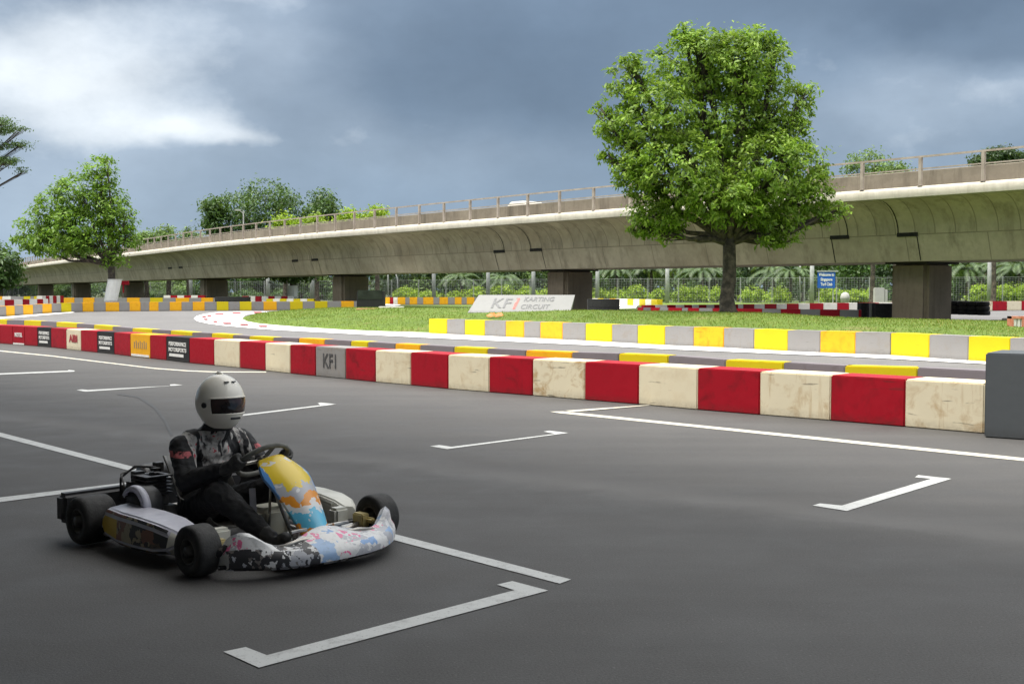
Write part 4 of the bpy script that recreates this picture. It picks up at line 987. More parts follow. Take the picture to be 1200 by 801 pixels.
for u0 in (.94, 6.86):
    o = vpart(sweep([(u0, 5.43), (u0, 6.16), (u0 + .03, 6.19), (u0 + .17, 6.19), (u0 + .2, 6.16), (u0 + .2, 5.43)], True), 'parapet', M['parapet']); smooth_angle(o, 30)
for nm, u0, z0, w_, h_ in (('top_rail', .12, 6.58, .07, .07), ('mid_rail', .12, 6.13, .04, .05)):
    vpart(sweep([(u0 - w_ / 2, z0), (u0 - w_ / 2, z0 + h_), (u0 + w_ / 2, z0 + h_), (u0 + w_ / 2, z0)], True), nm, M['rail'])
s0 = s_at_px(1147); ps = [s0 + k * 2.5 for k in range(-6, 74)]
pm = MB(); pm.box(-.06, .06, -.06, .06, 0, 1.08); pm.box(-.1, .1, -.09, .09, 0, .03)
pm0 = pm.build('rail_post', M['rail'], via); first = True
for s in ps:
    p, d, n = eat(s); o = pm0 if first else pm0.copy()
    if not first: COL.objects.link(o)
    first = False; o.parent = via; o.location = p + n * .12 + Vector((0, 0, tz)) - via.location; o.rotation_euler.z = math.atan2(d.y, d.x)
pier_px = [1080, 668, 411, 251, 156, 96, 54]
psv = [s_at_px(x, 4.0) for x in pier_px]
psv = [psv[0] - 20.0] + psv
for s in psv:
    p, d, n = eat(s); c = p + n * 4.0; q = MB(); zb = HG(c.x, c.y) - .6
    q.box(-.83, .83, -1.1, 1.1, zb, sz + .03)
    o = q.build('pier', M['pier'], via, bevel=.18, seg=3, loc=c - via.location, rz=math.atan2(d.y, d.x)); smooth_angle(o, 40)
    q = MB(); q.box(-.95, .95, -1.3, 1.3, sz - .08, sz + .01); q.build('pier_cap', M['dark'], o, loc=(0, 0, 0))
# stepped hinge joints
for L_, R_ in ((973, 993), (579, 591), (343.8, 349.5), (198.5, 202)):
    pass
def slot(sa, sb, mirror):
    """curved joint line above, dark slot at the kink, joint line down the web"""
    q = MB(); e = .012
    for (s, pts) in ((sb, [(curve(k / 8)[0] - e, curve(k / 8)[1] - e) for k in range(9)]), (sa, [(2.05 - e, sz + .02), (1.7 - e, kz)])):
        rows = []
        for u, z in pts: rows.append([eo(s - .022, u, z), eo(s + .022, u, z)])
        q.grid(rows)
    lo, hi = min(sa, sb) - .05, max(sa, sb) + .05
    u = 1.7
    a = eo(lo, u - .03, kz - .08); b_ = eo(hi, u - .03, kz - .08)
    q.add([a, b_, b_ + Vector((0, 0, .16)), a + Vector((0, 0, .16)), eo(lo, u + .1, kz - .08), eo(hi, u + .1, kz - .08), eo(hi, u + .1, kz + .08), eo(lo, u + .1, kz + .08)], [(0, 1, 2, 3), (0, 4, 5, 1), (3, 2, 6, 7), (0, 3, 7, 4), (1, 5, 6, 2)])
    vpart(q, 'expansion_joint', M['dark'])
U = 1.7
for (a0, a1, b0, b1) in ((973, 993, 1052, 1073), (579, 591, 622, 634), (343.5, 349.5, 366, 373), (198, 202, 210.5, 214.5)):
    sa0, sa1, sb0, sb1 = [s_at_px(x, U) for x in (a0, a1, b0, b1)]
    slot(sa0, sa1, 0); slot(sb1, sb0, 0)
# street lamps etc. on the deck, seen over the parapet
def lamp(px, Zoff, ztop, label, arm=1.2, left=True):
    p, d, n = eat(s_at_px(px, 6.0)); b0 = p + n * 6.9
    e = empty('street_lamp', (b0.x, b0.y, tz - .1), 0, label, 'lamp'); h = ztop - tz
    q = MB(); q.tube([(0, 0, 0), (0, 0, h)], [.09, .05]); q.build('pole', M['pole'], e)
    q = MB(); 
    for sx in ((-1, 1) if arm > .9 else (-1,)):
        q.tube([(0, 0, h - .3), (sx * arm * .6, 0, h - .05), (sx * arm, 0, h)], .035, 6)
    q.build('arm', M['pole'], e)
    q = MB()
    for sx in ((-1, 1) if arm > .9 else (-1,)): q.box(sx * arm - .3, sx * arm + .3, -.12, .12, h - .04, h + .06)
    q.build('lamp_head', M['pole'], e, bevel=.02)
p, d, n = eat(s_at_px(276, 6)); 
lamp(275.5, 0, 9.2, 'slim grey mast standing on the viaduct before the dark trees', .5)
p, d, n = eat(s_at_px(623, 6)); c = p + n * 5.5; e = empty('parked_car', (c.x, c.y, 5.45), math.atan2(d.y, d.x), 'white car roof just showing above the viaduct parapet', 'car')
q = MB(); q.grid([[Vector((x, y, z)) for x, z in ((-1.9, .35), (-1.9, .8), (-1.0, .9), (-.7, 1.42), (.5, 1.42), (1.1, .95), (1.95, .75), (1.95, .35))] for y in (-.75, .75)])
q.v = list(q.v); nq = 8; q.f += [tuple(range(nq)), tuple(range(2 * nq - 1, nq - 1, -1)), (0, 7, 15, 8)]; q.m += [0, 0, 0]; q.build('body', M['white'], e, bevel=.05)
for x in (-1.2, 1.2):
    for y in (-.72, .72):
        q = MB(); q.lathe([(0, -.08), (.3, -.08), (.3, .08), (0, .08)], 16, Matrix.Translation((x, y, .3)) @ Matrix.Rotation(PI / 2, 4, 'X')); q.build('wheel', M['rubber'], e)
# ================================================================== WIRE FENCE
FT = [(1350, 92), (1150, 100), (950, 104), (700, 114), (500, 124), (320, 138), (200, 155), (60, 190), (-60, 230)]
FT = [(x, z) for x, z in FT]
fpts = []
x = 1340.0
while x > -60:
    Z = interp(FT, x); fpts.append(at(x, Z)); x -= 1349 / Z * 3.0 / 1.0 * .97
fen = empty('wire_fence', fpts[len(fpts) // 2], 0, 'tall wire mesh fence running behind the whole circuit', 'fence'); OF = Vector(fen.location); FH = 2.35
pm = MB(); pm.tube([(0, 0, 0), (0, 0, FH + .05)], .035, 6); p0_ = pm.build('fence_post', M['steel'], fen)
for i, p in enumerate(fpts):
    o = p0_ if i == 0 else p0_.copy()
    if i: COL.objects.link(o)
    o.parent = fen; o.location = p - OF
q = MB()
for a, b_ in zip(fpts, fpts[1:]):
    for k in range(15):
        z = Vector((0, 0, .08 + k * (FH - .1) / 14)); q.bar(a + z - OF, b_ + z - OF, .011 if k not in (0, 14) else .028)
    for k in range(12):
        c = a.lerp(b_, (k + .5) / 12) - OF; q.bar(c + Vector((0, 0, .05)), c + Vector((0, 0, FH)), .010)
q.build('wire_mesh', M['steel'], fen)
def post(px, ptop, Z, r, label, name='steel_post', cat='post', cap=False):
    p = at(px, Z); e = MB(); e.tube([(0, 0, 0), (0, 0, hz(ptop, Z) - p.z)], [r, r * .85], 10)
    if cap: e.box(-.5, .5, -.15, .15, hz(ptop, Z) - p.z, hz(ptop, Z) - p.z + .2)
    tag(e.build(name, M['pole'], loc=p, smooth=True), label, cat, 'grey posts in front of the wire fence')
for i, px in enumerate([224, 314.5, 366, 508.5, 572, 625, 700, 781.7, 951, 1159]):
    Z = interp(FT, px) - 3; post(px, 296 if px > 400 else 306, Z, .21 if px > 400 else .26, f'thick grey post before the wire fence, {ORD[i]} from the left')
for i, (px, t) in enumerate([(455, 300), (739, 315), (937, 310)]):
    post(px, t, interp(FT, px) + 6, .09, f'thin pale pole among the trees behind the fence, {ORD[i]} from the left')
# curved white pole tops seen left
for i, px in enumerate([268, 458]):
    p = at(px + 8, interp(FT, px) + 8); q = MB(); q.tube([(0, 0, 0), (0, 0, 2.6), (-.3, 0, 3.4), (-1, 0, 3.7)], .09, 8)
    tag(q.build('bent_pole', M['pole'], loc=p, smooth=True), f'pale pole with bent top behind the fence, {"left" if i == 0 else "right"} one of two', 'pole')
# blue sign
Z = 101; p = at(968, Z); e = empty('road_sign', p, 0, 'blue road sign with white lettering behind the fence', 'sign')
zt = hz(318.5, Z) - p.z; zb = hz(337.5, Z) - p.z; w = 20 / F * Z / 2 * 1.03
q = MB(); q.box(-w, w, 0, .08, zb, zt); q.build('panel', mat_noise('sign_blue', (.012, .09, .42), (.02, .12, .5), 3, .5, 0), e, bevel=.01)
q = MB(); q.box(-w - .05, w + .25, -.05, .12, zt, zt + .12); q.build('top_bar', M['pole'], e)
q = MB()
for x in (-w + .15, w - .15): q.box(x - .04, x + .04, .09, .16, 0, zt)
q.build('support', M['pole'], e)
for k, s in enumerate(('Welcome to', 'Singapore', 'Turf Club')):
    text_mesh(s, .36, M['ink_white'], 'lettering', e, bold=.012, M=Matrix.Translation((0, -.02, zt - .25 - .42 * k)) @ FRONT, sx=.72)
# ================================================================== VEGETATION
def leaves(blobs, n_clump, per, size, clump_r, flat=.35, seed=1, shell=.75, low=-1):
    """blobs: (x,y,z,rx,ry,rz) -> arrays of rhombic leaves gathered in clumps through the crown volume"""
    r = np.random.default_rng(seed); B = np.array(blobs, float)
    vol = B[:, 3] * B[:, 4] * B[:, 5]; wgt = vol ** .72; wgt /= wgt.sum()
    idx = r.choice(len(B), n_clump, p=wgt)
    d = r.normal(size=(n_clump, 3)); d /= np.linalg.norm(d, axis=1)[:, None]
    rad = np.where(r.random(n_clump) < shell, r.uniform(.72, 1.04, n_clump), r.uniform(.2, .8, n_clump))
    c = B[idx, :3] + d * B[idx, 3:] * rad[:, None]
    out = d * (1 / B[idx, 3:]); out /= np.linalg.norm(out, axis=1)[:, None]
    n = n_clump * per; ci = np.repeat(np.arange(n_clump), per)
    cr = clump_r * r.uniform(.6, 1.35, n_clump)
    off = r.normal(size=(n, 3)) * np.array([.6, .6, .38]) * cr[ci][:, None]
    pos = c[ci] + off
    nrm = r.normal(size=(n, 3)) * .55 + out[ci] * .55 + np.array([0, 0, .65]); nrm /= np.linalg.norm(nrm, axis=1)[:, None]
    ax = r.normal(size=(n, 3)) + np.array([0, 0, -.5]) + out[ci] * .6; ax -= nrm * (ax * nrm).sum(1)[:, None]; ax /= np.linalg.norm(ax, axis=1)[:, None]
    bx = np.cross(nrm, ax); L = size * r.uniform(.7, 1.35, n); W_ = L * r.uniform(flat * .8, flat * 1.3, n)
    v = np.empty((n, 4, 3)); v[:, 0] = pos - ax * L[:, None] / 2; v[:, 2] = pos + ax * L[:, None] / 2 - np.array([0, 0, 1]) * L[:, None] * .12
    v[:, 1] = pos + bx * W_[:, None] / 2; v[:, 3] = pos - bx * W_[:, None] / 2
    return v.reshape(-1, 3), c, idx
def quad_mesh(name, v, ma):
    n = len(v) // 4; me = bpy.data.meshes.new(name); me.vertices.add(len(v)); me.vertices.foreach_set('co', v.astype(np.float32).ravel())
    me.loops.add(n * 4); me.loops.foreach_set('vertex_index', np.arange(n * 4, dtype=np.int32)); me.polygons.add(n)
    me.polygons.foreach_set('loop_start', np.arange(0, n * 4, 4, dtype=np.int32)); me.materials.append(ma); me.update(calc_edges=True); me.validate(); return me
def tree(name, loc, blobs, label, group=None, leafm='leaf', n=700, per=16, size=.2, cr=.4, trunk_r=.3, trunk_top=None, fork=2.2, seed=1, lean=(0, 0), cat='tree', twigs=1, tr_extra=None, flat=.4, shell=.75):
    e = empty(name, loc, 0, label, cat, group); r = random.Random(seed)
    v, c, idx = leaves(blobs, n, per, size, cr, seed=seed, flat=flat, shell=shell)
    me = quad_mesh('crown', v, M[leafm]); o = bpy.data.objects.new('crown', me); COL.objects.link(o); o.parent = e
    q = MB(); zt = fork
    tp = [Vector((lean[0] * t, lean[1] * t, zt * t)) + Vector((r.uniform(-.06, .06), r.uniform(-.06, .06), 0)) * (t > 0) for t in (0, .06, .2, .45, .75, 1)]
    q.tube(tp, [trunk_r * k for k in (1.5, 1.15, 1, .92, .9, .85)], 12)
    top = tp[-1]
    for i, b_ in enumerate(blobs):
        bc = Vector(b_[:3]); mid = top.lerp(bc, .5) + Vector((r.uniform(-.3, .3), r.uniform(-.3, .3), -.1 * abs(bc.x - top.x)))
        r0 = trunk_r * .5; q.tube([top - Vector((0, 0, .25)), top.lerp(mid, .5), mid, mid.lerp(bc, .6), bc], [r0, r0 * .8, r0 * .6, r0 * .4, r0 * .22], 7)
        k = 0
        for j in np.where(idx == i)[0][:int(14 * twigs)]:
            q.tube([mid.lerp(bc, r.random()), bc.lerp(Vector(c[j]), .5) + Vector((0, 0, -.15)), Vector(c[j])], [r0 * .22, r0 * .13, r0 * .05], 5)
    o = q.build('trunk', M['bark'], e, smooth=True, fixn=False)
    return e
# the big tree
ZT = 42.0; p = at(853, ZT); pxm = ZT / F
def B(px, py, rpx, rpy, dy=0, Z=ZT, p=p, dep=1.0): 
    m = Z / F; return ((px * 1.0 - (600 + p.x / p.y * F)) * m, dy, hz(py, Z) - HG(p.x, p.y), rpx * m, rpx * m * dep, rpy * m)
big = [B(815, 78, 62, 44, .3), B(868, 82, 56, 48, -.2), B(735, 108, 30, 40), B(770, 140, 52, 48, -.8), B(905, 130, 50, 52, .5), B(848, 150, 70, 60, .8), B(725, 150, 28, 24), B(745, 195, 36, 40, -.3), B(790, 205, 58, 50, -1.2), B(895, 200, 58, 50, -.8), B(940, 225, 38, 34), B(845, 235, 60, 34, -1.0), B(770, 250, 40, 28), B(905, 255, 48, 24), B(965, 250, 22, 12), B(780, 272, 20, 10), B(905, 280, 26, 9, -.6), B(703, 128, 12, 14), B(738, 76, 15, 13), B(960, 190, 15, 20), B(982, 243, 14, 9), B(938, 112, 17, 18), B(750, 262, 16, 14), B(800, 40, 14, 12), B(905, 62, 16, 14), B(712, 180, 12, 10), B(820, 50, 34, 18), B(880, 48, 28, 16), B(925, 165, 30, 34)]
big = [(x_, y_, z_, a_ * .9, b2_ * .9, c_ * .9) for x_, y_, z_, a_, b2_, c_ in big]
tree('broadleaf_tree', (p.x, p.y, HG(p.x, p.y) - .05), big, 'big bushy bright green tree standing on the grass island before the viaduct', None, 'leaf', 2600, 21, .18, .23, .265, fork=2.8, seed=4, twigs=1.8, shell=.72)
# left tree with wrapped trunk
ZL = 71.0; pl = at(130, ZL)
def BL(px, py, rx, ry, dy=0): return B(px, py, rx, ry, dy, ZL, pl)
left = [BL(118, 205, 22, 20), BL(100, 228, 32, 26), BL(70, 248, 30, 26), BL(125, 240, 26, 24), BL(48, 270, 26, 22), BL(90, 268, 40, 24), BL(135, 262, 24, 20), BL(75, 288, 38, 16), BL(110, 285, 32, 16), BL(150, 278, 18, 14), BL(128, 188, 10, 5), BL(135, 300, 16, 14), BL(150, 250, 10, 8), BL(35, 285, 18, 14)]
tl = tree('broadleaf_tree', (pl.x, pl.y, G(pl.x, pl.y)), left, 'leaning green tree with a white wrapped trunk beyond the track at the left', None, 'leaf_l', 900, 18, .24, .32, .24, fork=2.9, seed=9, lean=(.1, 0))
q = MB(); z0 = hz(354, ZL) - .4; z1 = hz(327, ZL) - .4
q.lathe([(.34, z0), (.40, z0 + .1), (.42, z1 - .1), (.46, z1)], 14, Matrix.Shear('XY', 4, (.22, 0))); q.v = [(a + .0 + (c - z0) * .0 - .12, b_, c) for a, b_, c in q.v]
q.build('trunk_wrap', M['wrap'], tl)
pm_ = at(145, 72); q = MB(); q.tube([(0, 0, 0), (0, 0, .55)], .05, 6); q.box(-.35, .35, -.05, .05, .5, .75); tag(q.build('red_marker', M['red'], loc=(pm_.x, pm_.y, hz(343, 72))), 'small red marker board beside the white wrapped trunk', 'marker'); 
# dark tree at the left edge
pd = at(0, 90)
tree('dark_tree', pd, [B(0, 308, 26, 18, 0, 90, pd), B(-30, 300, 30, 26, 0, 90, pd), B(12, 322, 14, 14, 0, 90, pd), B(-20, 330, 26, 16, 0, 90, pd)], 'dark green rounded tree cut by the left edge of the view', None, 'leaf_mid', 420, 14, .35, .5, .25, fork=1.6, seed=11)
pr_ = at(-115, 62)
rt = []
for (x, y, rx, ry) in ((-10, 152, 36, 5), (8, 146, 22, 4), (26, 152, 12, 2.6), (-14, 172, 30, 5), (20, 169, 16, 3), (-10, 188, 30, 4), (16, 191, 16, 3.4), (24, 198, 12, 1.8), (-8, 214, 12, 3), (-4, 223, 9, 2.5), (-60, 150, 40, 8), (-60, 180, 40, 8), (-110, 140, 50, 10)):
    rt.append(B(x, y, rx, ry, random.uniform(-1, 1), 62, pr_, .8))
tree('rain_tree', pr_, rt, 'feathery layered branches of a rain tree reaching in at the upper left', None, 'leaf_mid', 1100, 16, .13, .24, .15, fork=5.0, seed=12, twigs=1.0, shell=.5)
# skyline trees beyond the viaduct
def sky_tree(px, top, wpx, Z, kind, label, leafm, seed, n=420, flatk=1.0, nb=7, group='trees showing above the viaduct'):
    p = at(px, Z); m = Z / F; H_ = hz(top, Z) - p.z; r = random.Random(seed); bl = []; w = wpx * m / 2
    bl.append((0, 0, H_ - w * .35 * flatk, w * .5, w * .5, w * .35 * flatk))
    for k in range(nb):
        a = k / nb * 2 * PI + r.random(); rr = w * r.uniform(.45, .68); z = H_ - w * flatk * r.uniform(.5, 1.25)
        bl.append((rr * math.cos(a), rr * math.sin(a), z, w * r.uniform(.3, .45), w * .4, w * r.uniform(.24, .36) * flatk))
    if flatk >= .8:
        for k in range(nb): 
            a = r.random() * 6.3; bl.append((w * .5 * math.cos(a), w * .5 * math.sin(a), max(1.2, H_ - w * r.uniform(1.2, 2.2)), w * .5, w * .5, w * .4))
    tree(kind, p, bl, label, group, leafm, n, 13, .42 * Z / 140, .6 * Z / 140 * 1.2, .3 * Z / 140, fork=max(1.5, H_ * .4), seed=seed, twigs=.3, shell=.8)
sky_tree(256, 231, 44, 152, 'dark_tree', 'small dark tree left of the mast above the viaduct', 'leaf_mid', 21, 420)
sky_tree(312, 211, 100, 155, 'dark_tree', 'widest dark tree of the group above the viaduct', 'leaf_mid', 22, 1000, nb=9)
sky_tree(378, 222, 60, 158, 'dark_tree', 'dark tree at the right end of the group above the viaduct', 'leaf_mid', 23, 560)
for i, (px, top, w, lm) in enumerate([(335, 251, 40, 'leaf_lime'), (372, 252, 34, 'leaf_lime'), (412, 245, 44, 'leaf_lime'), (442, 241, 40, 'leaf_lime'), (172, 272, 30, 'leaf_pale'), (198, 267, 36, 'leaf_pale'), (222, 270, 30, 'leaf_pale')]):
    sky_tree(px, top, w, 120 if px > 300 else 150, 'bushy_tree', f'{"lime green" if lm == "leaf_lime" else "pale green"} treetop over the viaduct rail, {ORD[i % 4 if i < 4 else i - 4]} of {"four" if i < 4 else "three"} from the left', lm, 30 + i, 300)
sky_tree(1022, 176, 66, 88, 'bushy_tree', 'loose pale green treetop above the rail right of the big tree', 'leaf_pale', 41, 420)
sky_tree(1048, 190, 40, 86, 'bushy_tree', 'lower pale treetop behind the rail at the right', 'leaf_pale', 42, 240)
sky_tree(1164, 176, 54, 95, 'rain_tree', 'dark flat topped tree above the rail at the far right', 'leaf_dark', 43, 420, flatk=.45)
sky_tree(1203, 182, 26, 95, 'rain_tree', 'dark treetop cut by the right edge above the rail', 'leaf_dark', 44, 200, flatk=.5)
# the belt of trees behind the fence, seen under the bridge
def deck_y(px): return interp([(-100, 330), (20, 316), (100, 305), (162, 292), (220, 290), (395, 268), (615, 250), (700, 244), (1066, 216), (1300, 195)], px)
def soff_y(px): return interp([(-100, 334), (20, 331), (156, 326), (251, 323), (411, 318), (668, 312), (1200, 302), (1300, 300)], px)
kinds = [('leaf_mid', 'mid green bushy'), ('leaf_dark', 'dark green dense'), ('leaf_pale', 'pale green loose'), ('leaf_mid', 'mid green bushy')]
px = -30; i = 0; rr = random.Random(5)
while px < 1290:
    Z = interp(FT, px) + rr.uniform(9, 20)
    if px < 300: Z += 22
    ty = soff_y(px) * .72 + deck_y(px) * .28 + rr.uniform(-4, 4); wpx = rr.uniform(40, 62); lm, kl = kinds[i % 4]
    p = at(px, Z); m = Z / F; Ht = hz(ty, Z) - p.z; w = wpx * m / 2; bl = []
    for k in range(9):
        bl.append((rr.uniform(-w, w), rr.uniform(-w, w) * .7, rr.uniform(.18, .92) * Ht, w * .5, w * .5, Ht * .2))
    tree('leafy_tree', p, bl, f'{kl} tree in the belt behind the wire fence, {ORD[i] if i < len(ORD) else str(i)} from the left', 'trees in the belt behind the wire fence', lm, 330, 12, .38, .55, .16, fork=Ht * .3, seed=100 + i, twigs=.2, shell=.65)
    px += rr.uniform(30, 44); i += 1
# a far wood closing the view under the deck
q = []
for k in range(60):
    px = -120 + k * 24; Z = interp(FT, max(-60, min(1340, px))) + (62 if px < 300 else 45); p = at(px, Z)
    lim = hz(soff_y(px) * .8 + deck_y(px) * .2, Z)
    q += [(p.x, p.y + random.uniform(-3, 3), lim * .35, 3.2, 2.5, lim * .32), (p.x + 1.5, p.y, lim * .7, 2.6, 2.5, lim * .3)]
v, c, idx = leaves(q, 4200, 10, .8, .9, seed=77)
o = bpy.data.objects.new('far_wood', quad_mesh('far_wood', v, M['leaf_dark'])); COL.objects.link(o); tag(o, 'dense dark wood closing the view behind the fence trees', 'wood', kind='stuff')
# palms
def palm(px, top, Z, seed, label):
    p = at(px, Z); h = hz(top, Z) - p.z; e = empty('palm_tree', p, 0, label, 'palm', 'palms behind the wire fence'); r = random.Random(seed)
    q = MB(); q.tube([(0, 0, 0), (.1, 0, h * .4), (.05, 0, h * .75)], [.22, .16, .13], 8); q.build('trunk', M['bark'], e, smooth=True)
    vs = []; q = MB()
    for k in range(15):
        a = k * 2.4 + r.random() * .4; L = r.uniform(2.2, 3.2); el = r.uniform(.1, 1.2); pts = []
        for t in np.linspace(0, 1, 9):
            pts.append(Vector((math.cos(a) * L * t * math.cos(el * .6), math.sin(a) * L * t * math.cos(el * .6), h * .75 + L * (math.sin(el) * t - (.55 + .4 * math.sin(el)) * t * t))))
        for t0, t1 in zip(pts, pts[1:]):
            d = (t1 - t0).normalized(); sd = d.cross(Vector((0, 0, 1))).normalized()
            for kk in range(3):
                c0 = t0.lerp(t1, kk / 3)
                for sg in (-1, 1):
                    tip = c0 + sd * sg * .55 + d * .25 - Vector((0, 0, .28)); vs += [c0 - d * .05, (c0 + tip) / 2 + d * .07, tip, (c0 + tip) / 2 - d * .05]
    me = quad_mesh('crown', np.array([tuple(x) for x in vs]), M['leaf_palm']); o = bpy.data.objects.new('crown', me); COL.objects.link(o); o.parent = e
for i, (px, t, dz) in enumerate([(700, 306, 6), (722, 312, 4), (762, 308, 5), (800, 307, 6), (822, 312, 4), (838, 308, 7), (905, 310, 6), (925, 314, 4), (1132, 306, 7), (1168, 302, 8), (1192, 305, 6), (540, 322, 5), (590, 324, 4)]):
    palm(px, t - 6, interp(FT, px) + dz, 50 + i, f'palm with arching pale fronds behind the fence, {ORD[sorted([700,722,762,800,822,838,905,925,1132,1168,1192,540,590]).index(px)]} from the left')
# yellow-green shrubs
sh = [(438, 338, 18), (478, 336, 26), (505, 340, 20), (533, 341, 16), (560, 334, 26), (590, 333, 26), (618, 334, 22), (645, 337, 20), (702, 338, 18), (722, 338, 16), (745, 334, 26), (772, 338, 14), (803, 335, 22), (820, 333, 22), (840, 335, 20), (882, 334, 22), (912, 337, 22), (978, 336, 30), (1000, 339, 22), (1018, 338, 20), (1150, 332, 26), (1175, 330, 28), (1198, 331, 26), (400, 340, 22), (330, 338, 26), (290, 338, 26), (210, 338, 24), (185, 339, 22)]
for i, (px, t, w) in enumerate(sorted(sh)):
    Z = interp(FT, px) + 2.2; p = at(px, Z); m = Z / F; h = hz(t, Z) - p.z; w2 = w * m / 2 * 1.15
    bl = [(0, 0, h * .5, w2, w2, h * .48), (-w2 * .6, 0, h * .35, w2 * .6, w2 * .6, h * .35), (w2 * .6, 0, h * .38, w2 * .6, w2 * .6, h * .36)]
    col_ = 'leaf_lime' if px > 440 else 'leaf_mid'
    tree('garden_shrub', p, bl, f'{"lime green" if px > 440 else "mid green"} rounded shrub just behind the wire fence, {ORD[i]} from the left', 'rounded shrubs behind the wire fence', col_, 130, 12, .24, .3, .05, fork=.3, seed=300 + i, twigs=.2, cat='shrub')
# white wrapped trunk tree under the deck
p = at(343, 100); tw = tree('broadleaf_tree', p, [B(343, 322, 16, 8, 0, 100, p), B(325, 318, 14, 8, 0, 100, p), B(362, 318, 14, 8, 0, 100, p)], 'small tree with a white wrapped straight trunk seen under the viaduct', None, 'leaf_mid', 200, 12, .35, .5, .25, fork=hz(328, 100) - .4, seed=61)
q = MB(); q.lathe([(.42, hz(348, 100) - .4), (.46, hz(334.5, 100) - .4)], 12); q.build('trunk_wrap', M['wrap'], tw)
# grass blades over the island
r = np.random.default_rng(3); pts = []
xs0 = min(a for a, b_ in island); xs1 = max(a for a, b_ in island); ys0 = min(b_ for a, b_ in island); ys1 = max(b_ for a, b_ in island)
while len(pts) < 42000:
    x = r.uniform(xs0, xs1); y = r.uniform(ys0, ys1)
    if x / y > .47 or not inside(island, x, y): continue
    if edist(island, x, y) < .12: continue
    cl = mnoise.noise(Vector((x * .5, y * .5, 0)))
    pts.append((x, y, HG(x, y) - .01, .014 + .02 * max(0, cl + .3) + r.uniform(0, .022)))
P_ = np.array(pts); n = len(P_); a = r.uniform(0, 2 * PI, n); wv = np.stack([np.cos(a), np.sin(a), np.zeros(n)], 1) * .014; ln = r.normal(size=(n, 3)) * .35; ln[:, 2] = 1
tip = P_[:, :3] + ln * P_[:, 3:4] * 1.5
v = np.empty((n, 4, 3)); v[:, 0] = P_[:, :3] - wv; v[:, 1] = P_[:, :3] + wv; v[:, 2] = tip + wv * .3; v[:, 3] = tip - wv * .3
o = bpy.data.objects.new('grass', quad_mesh('grass', v.reshape(-1, 3), M['blade'])); COL.objects.link(o); tag(o, 'short bright grass growing over the raised island', 'grass', kind='stuff')
# ================================================================== PIT BUILDING behind the camera (its canopy shades the pit lane)
w_ = Vector((-.694, .72, 0)).normalized(); nn = Vector((.72, .694, 0)).normalized()
CAN_D = 4.7; CAN_H = 9.0
ang = math.atan2(w_.y, w_.x)
pb = empty('pit_building', nn * -6, 0, 'pit building with a deep flat canopy standing behind the viewpoint', 'building')
R_ = Matrix.Rotation(ang, 4, 'Z')
def pbx(q, name, ma): o = q.build(name, ma, pb); o.rotation_euler.z = ang; return o
q = MB(); q.box(-45, 45, -(CAN_D + 6), 8, CAN_H, CAN_H + .35); pbx(q, 'canopy', M['wallc'])
q = MB(); q.box(-45, 45, 2, 2.3, 0, CAN_H); pbx(q, 'wall', M['wallc'])
# ================================================================== LIGHT
SUN_EL = math.radians(70); SUN_AZ = None
sd = (-nn * math.cos(SUN_EL) + Vector((0, 0, math.sin(SUN_EL))))      # towards the sun: behind the camera, high
sd = Matrix.Rotation(math.radians(-12), 3, 'Z') @ sd
L = bpy.data.lights.new('sun', 'SUN'); L.energy = 2.6; L.angle = math.radians(26); L.color = (1.0, .95, .86)
lo = bpy.data.objects.new('sun', L); COL.objects.link(lo); lo.rotation_euler = (-sd).to_track_quat('-Z', 'Y').to_euler(); lo.location = (0, 0, 60)
wd = bpy.data.worlds.new('World'); scene.world = wd; wd.use_nodes = True; nt = wd.node_tree
bg = nt.nodes['Background']; bg.inputs[1].default_value = .1
sky = nt.nodes.new('ShaderNodeTexSky'); sky.sky_type = 'NISHITA'; sky.sun_disc = False; sky.sun_elevation = SUN_EL; sky.sun_rotation = math.atan2(sd.x, sd.y)
tc = nt.nodes.new('ShaderNodeTexCoord'); sp = nt.nodes.new('ShaderNodeSeparateXYZ'); nt.links.new(tc.outputs['Generated'], sp.inputs[0])
az = math_(nt, 'MULTIPLY', math_(nt, 'ARCTAN2', sp.outputs[0], sp.outputs[1]), 180 / PI)
el = math_(nt, 'MULTIPLY', math_(nt, 'ARCSINE', sp.outputs[2]), 180 / PI)
def cloudcoord(sx, sy, off):
    c = nt.nodes.new('ShaderNodeCombineXYZ'); nt.links.new(math_(nt, 'MULTIPLY', az, sx), c.inputs[0]); nt.links.new(math_(nt, 'MULTIPLY', el, sy), c.inputs[1]); c.inputs[2].default_value = off; return c.outputs[0]
# noise bent warp so the cloud masses have ragged edges
w1 = math_(nt, 'SUBTRACT', noise(nt, cloudcoord(.12, .2, 1), 1, 5, .5), .5); w2 = math_(nt, 'SUBTRACT', noise(nt, cloudcoord(.12, .2, 9), 1, 5, .5), .5)
azw = math_(nt, 'ADD', az, math_(nt, 'MULTIPLY', w1, 9)); elw = math_(nt, 'ADD', el, math_(nt, 'MULTIPLY', w2, 5))
def blob(x, y, sx, sy, amp=1.0, warp=True):
    a_ = math_(nt, 'DIVIDE', math_(nt, 'SUBTRACT', azw if warp else az, x), sx); b2 = math_(nt, 'DIVIDE', math_(nt, 'SUBTRACT', elw if warp else el, y), sy)
    d2 = math_(nt, 'ADD', math_(nt, 'MULTIPLY', a_, a_), math_(nt, 'MULTIPLY', b2, b2))
    return math_(nt, 'MULTIPLY', math_(nt, 'POWER', 2.718, math_(nt, 'MULTIPLY', d2, -1.0)), amp)
def px2(px, py): return math.degrees(math.atan((px - 600) / F)), math.degrees(math.atan((342 - py) / F))
def addall(L_):
    o_ = L_[0]
    for x in L_[1:]: o_ = math_(nt, 'ADD', o_, x)
    return o_
K = 1.0
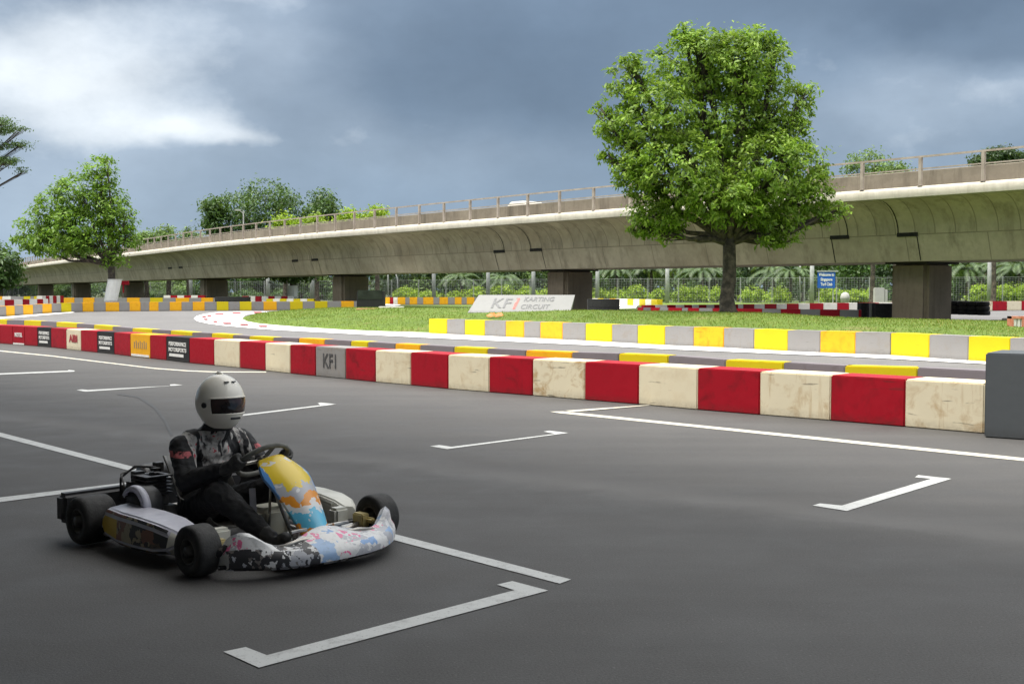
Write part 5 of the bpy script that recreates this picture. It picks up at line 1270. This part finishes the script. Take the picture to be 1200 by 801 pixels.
fine = noise(nt, cloudcoord(.12, .22, 4), 1, 8, .52); fine2 = noise(nt, cloudcoord(.28, .42, 7), 1, 9, .58)
mid = addall([blob(*px2(60, 60), 13, 6.5, .95), blob(*px2(280, 70), 5, 4, .40), blob(*px2(60, 240), 12, 2.6, .45), blob(*px2(420, 150), 3.0, 1.0, .25), blob(*px2(560, 190), 6, 1.6, .28), blob(*px2(1120, 140), 6, 2.2, .55), blob(*px2(960, 160), 6, 3.0, .25)])
bright = addall([blob(*px2(60, 100), 5.2, 2.3, 1.05), blob(*px2(175, 158), 3.8, 1.0, .75), blob(*px2(265, 172), 2.4, .5, .45), blob(*px2(315, 12), 2.2, .8, .28), blob(*px2(425, 155), 1.4, .6, .20), blob(*px2(540, 153), 1.0, .35, .16), blob(*px2(230, 60), 4.5, 2.2, .22), blob(*px2(1120, 125), 4.0, 1.1, .22), blob(*px2(950, 72), 1.4, .7, .14), blob(*px2(1060, 175), 4, .8, .18)])
darkb = addall([blob(*px2(520, 80), 6.5, 3.6, .85), blob(*px2(690, 90), 5, 4, .6), blob(*px2(1130, 30), 6, 1.5, .95), blob(*px2(900, 10), 7, 2.0, .5), blob(*px2(1170, 78), 4, .7, .5), blob(*px2(150, 25), 4.0, .9, .5), blob(*px2(230, 215), 5, 1.2, .25), blob(*px2(340, 150), 3, 1.5, .3), blob(*px2(255, 105), 1.8, .8, .25)])
c = mixc(nt, math_(nt, 'MULTIPLY', mid, ramp(nt, fine, [(.3, .75), (.7, 1.2)]), True), (.170, .235, .322), (.37, .445, .54))
c = mixc(nt, ramp(nt, math_(nt, 'DIVIDE', el, 7, True), [(0, .55), (1, 0)]), c, (.27, .39, .55))
c = mixc(nt, math_(nt, 'MULTIPLY', darkb, ramp(nt, fine, [(.3, .65), (.7, 1.15)]), True), c, (.108, .154, .220))
bf = math_(nt, 'ADD', bright, math_(nt, 'MULTIPLY', math_(nt, 'SUBTRACT', fine2, .5), .65))
c = mixc(nt, math_(nt, 'MULTIPLY', ramp(nt, bf, [(.15, 0), (.6, .6), (1.0, 1)]), .9), c, (.74, .785, .82))
c = mixc(nt, 1.0, c, ramp(nt, fine, [(.3, .93), (.7, 1.07)]), 'MULTIPLY'); c = mixc(nt, 1.0, c, ramp(nt, fine2, [(.3, .94), (.7, 1.06)]), 'MULTIPLY')
# outside the storm front: thinner bright overcast overhead and behind
up = math_(nt, 'ADD', math_(nt, 'DIVIDE', math_(nt, 'SUBTRACT', el, 20), 25), math_(nt, 'MULTIPLY', math_(nt, 'SUBTRACT', fine, .5), .6), True)
thin = mixc(nt, ramp(nt, fine, [(.4, .25), (.65, .9)]), (1.4, 1.46, 1.52), (2.6, 2.54, 2.4))
c = mixc(nt, up, c, thin)
EXPO = 1.0
scl = nt.nodes.new('ShaderNodeVectorMath'); scl.operation = 'SCALE'; nt.links.new(c, scl.inputs[0]); scl.inputs[3].default_value = 12.8 / 2 ** EXPO
vis = mixc(nt, .93, sky.outputs[0], scl.outputs[0]); nt.links.new(vis, bg.inputs[0])
scene.view_settings.view_transform = 'Standard'; scene.view_settings.look = 'None'; scene.view_settings.exposure = EXPO; scene.view_settings.gamma = 1
# camera
cd = bpy.data.cameras.new('camera'); cam = bpy.data.objects.new('camera', cd); COL.objects.link(cam); scene.camera = cam
cd.sensor_width = 36; cd.lens = 36 * F / 1200; cd.clip_end = 6000; cd.clip_start = .05
cam.location = (0, 0, CH); cam.rotation_euler = (PI / 2 - PITCH, 0, 0)
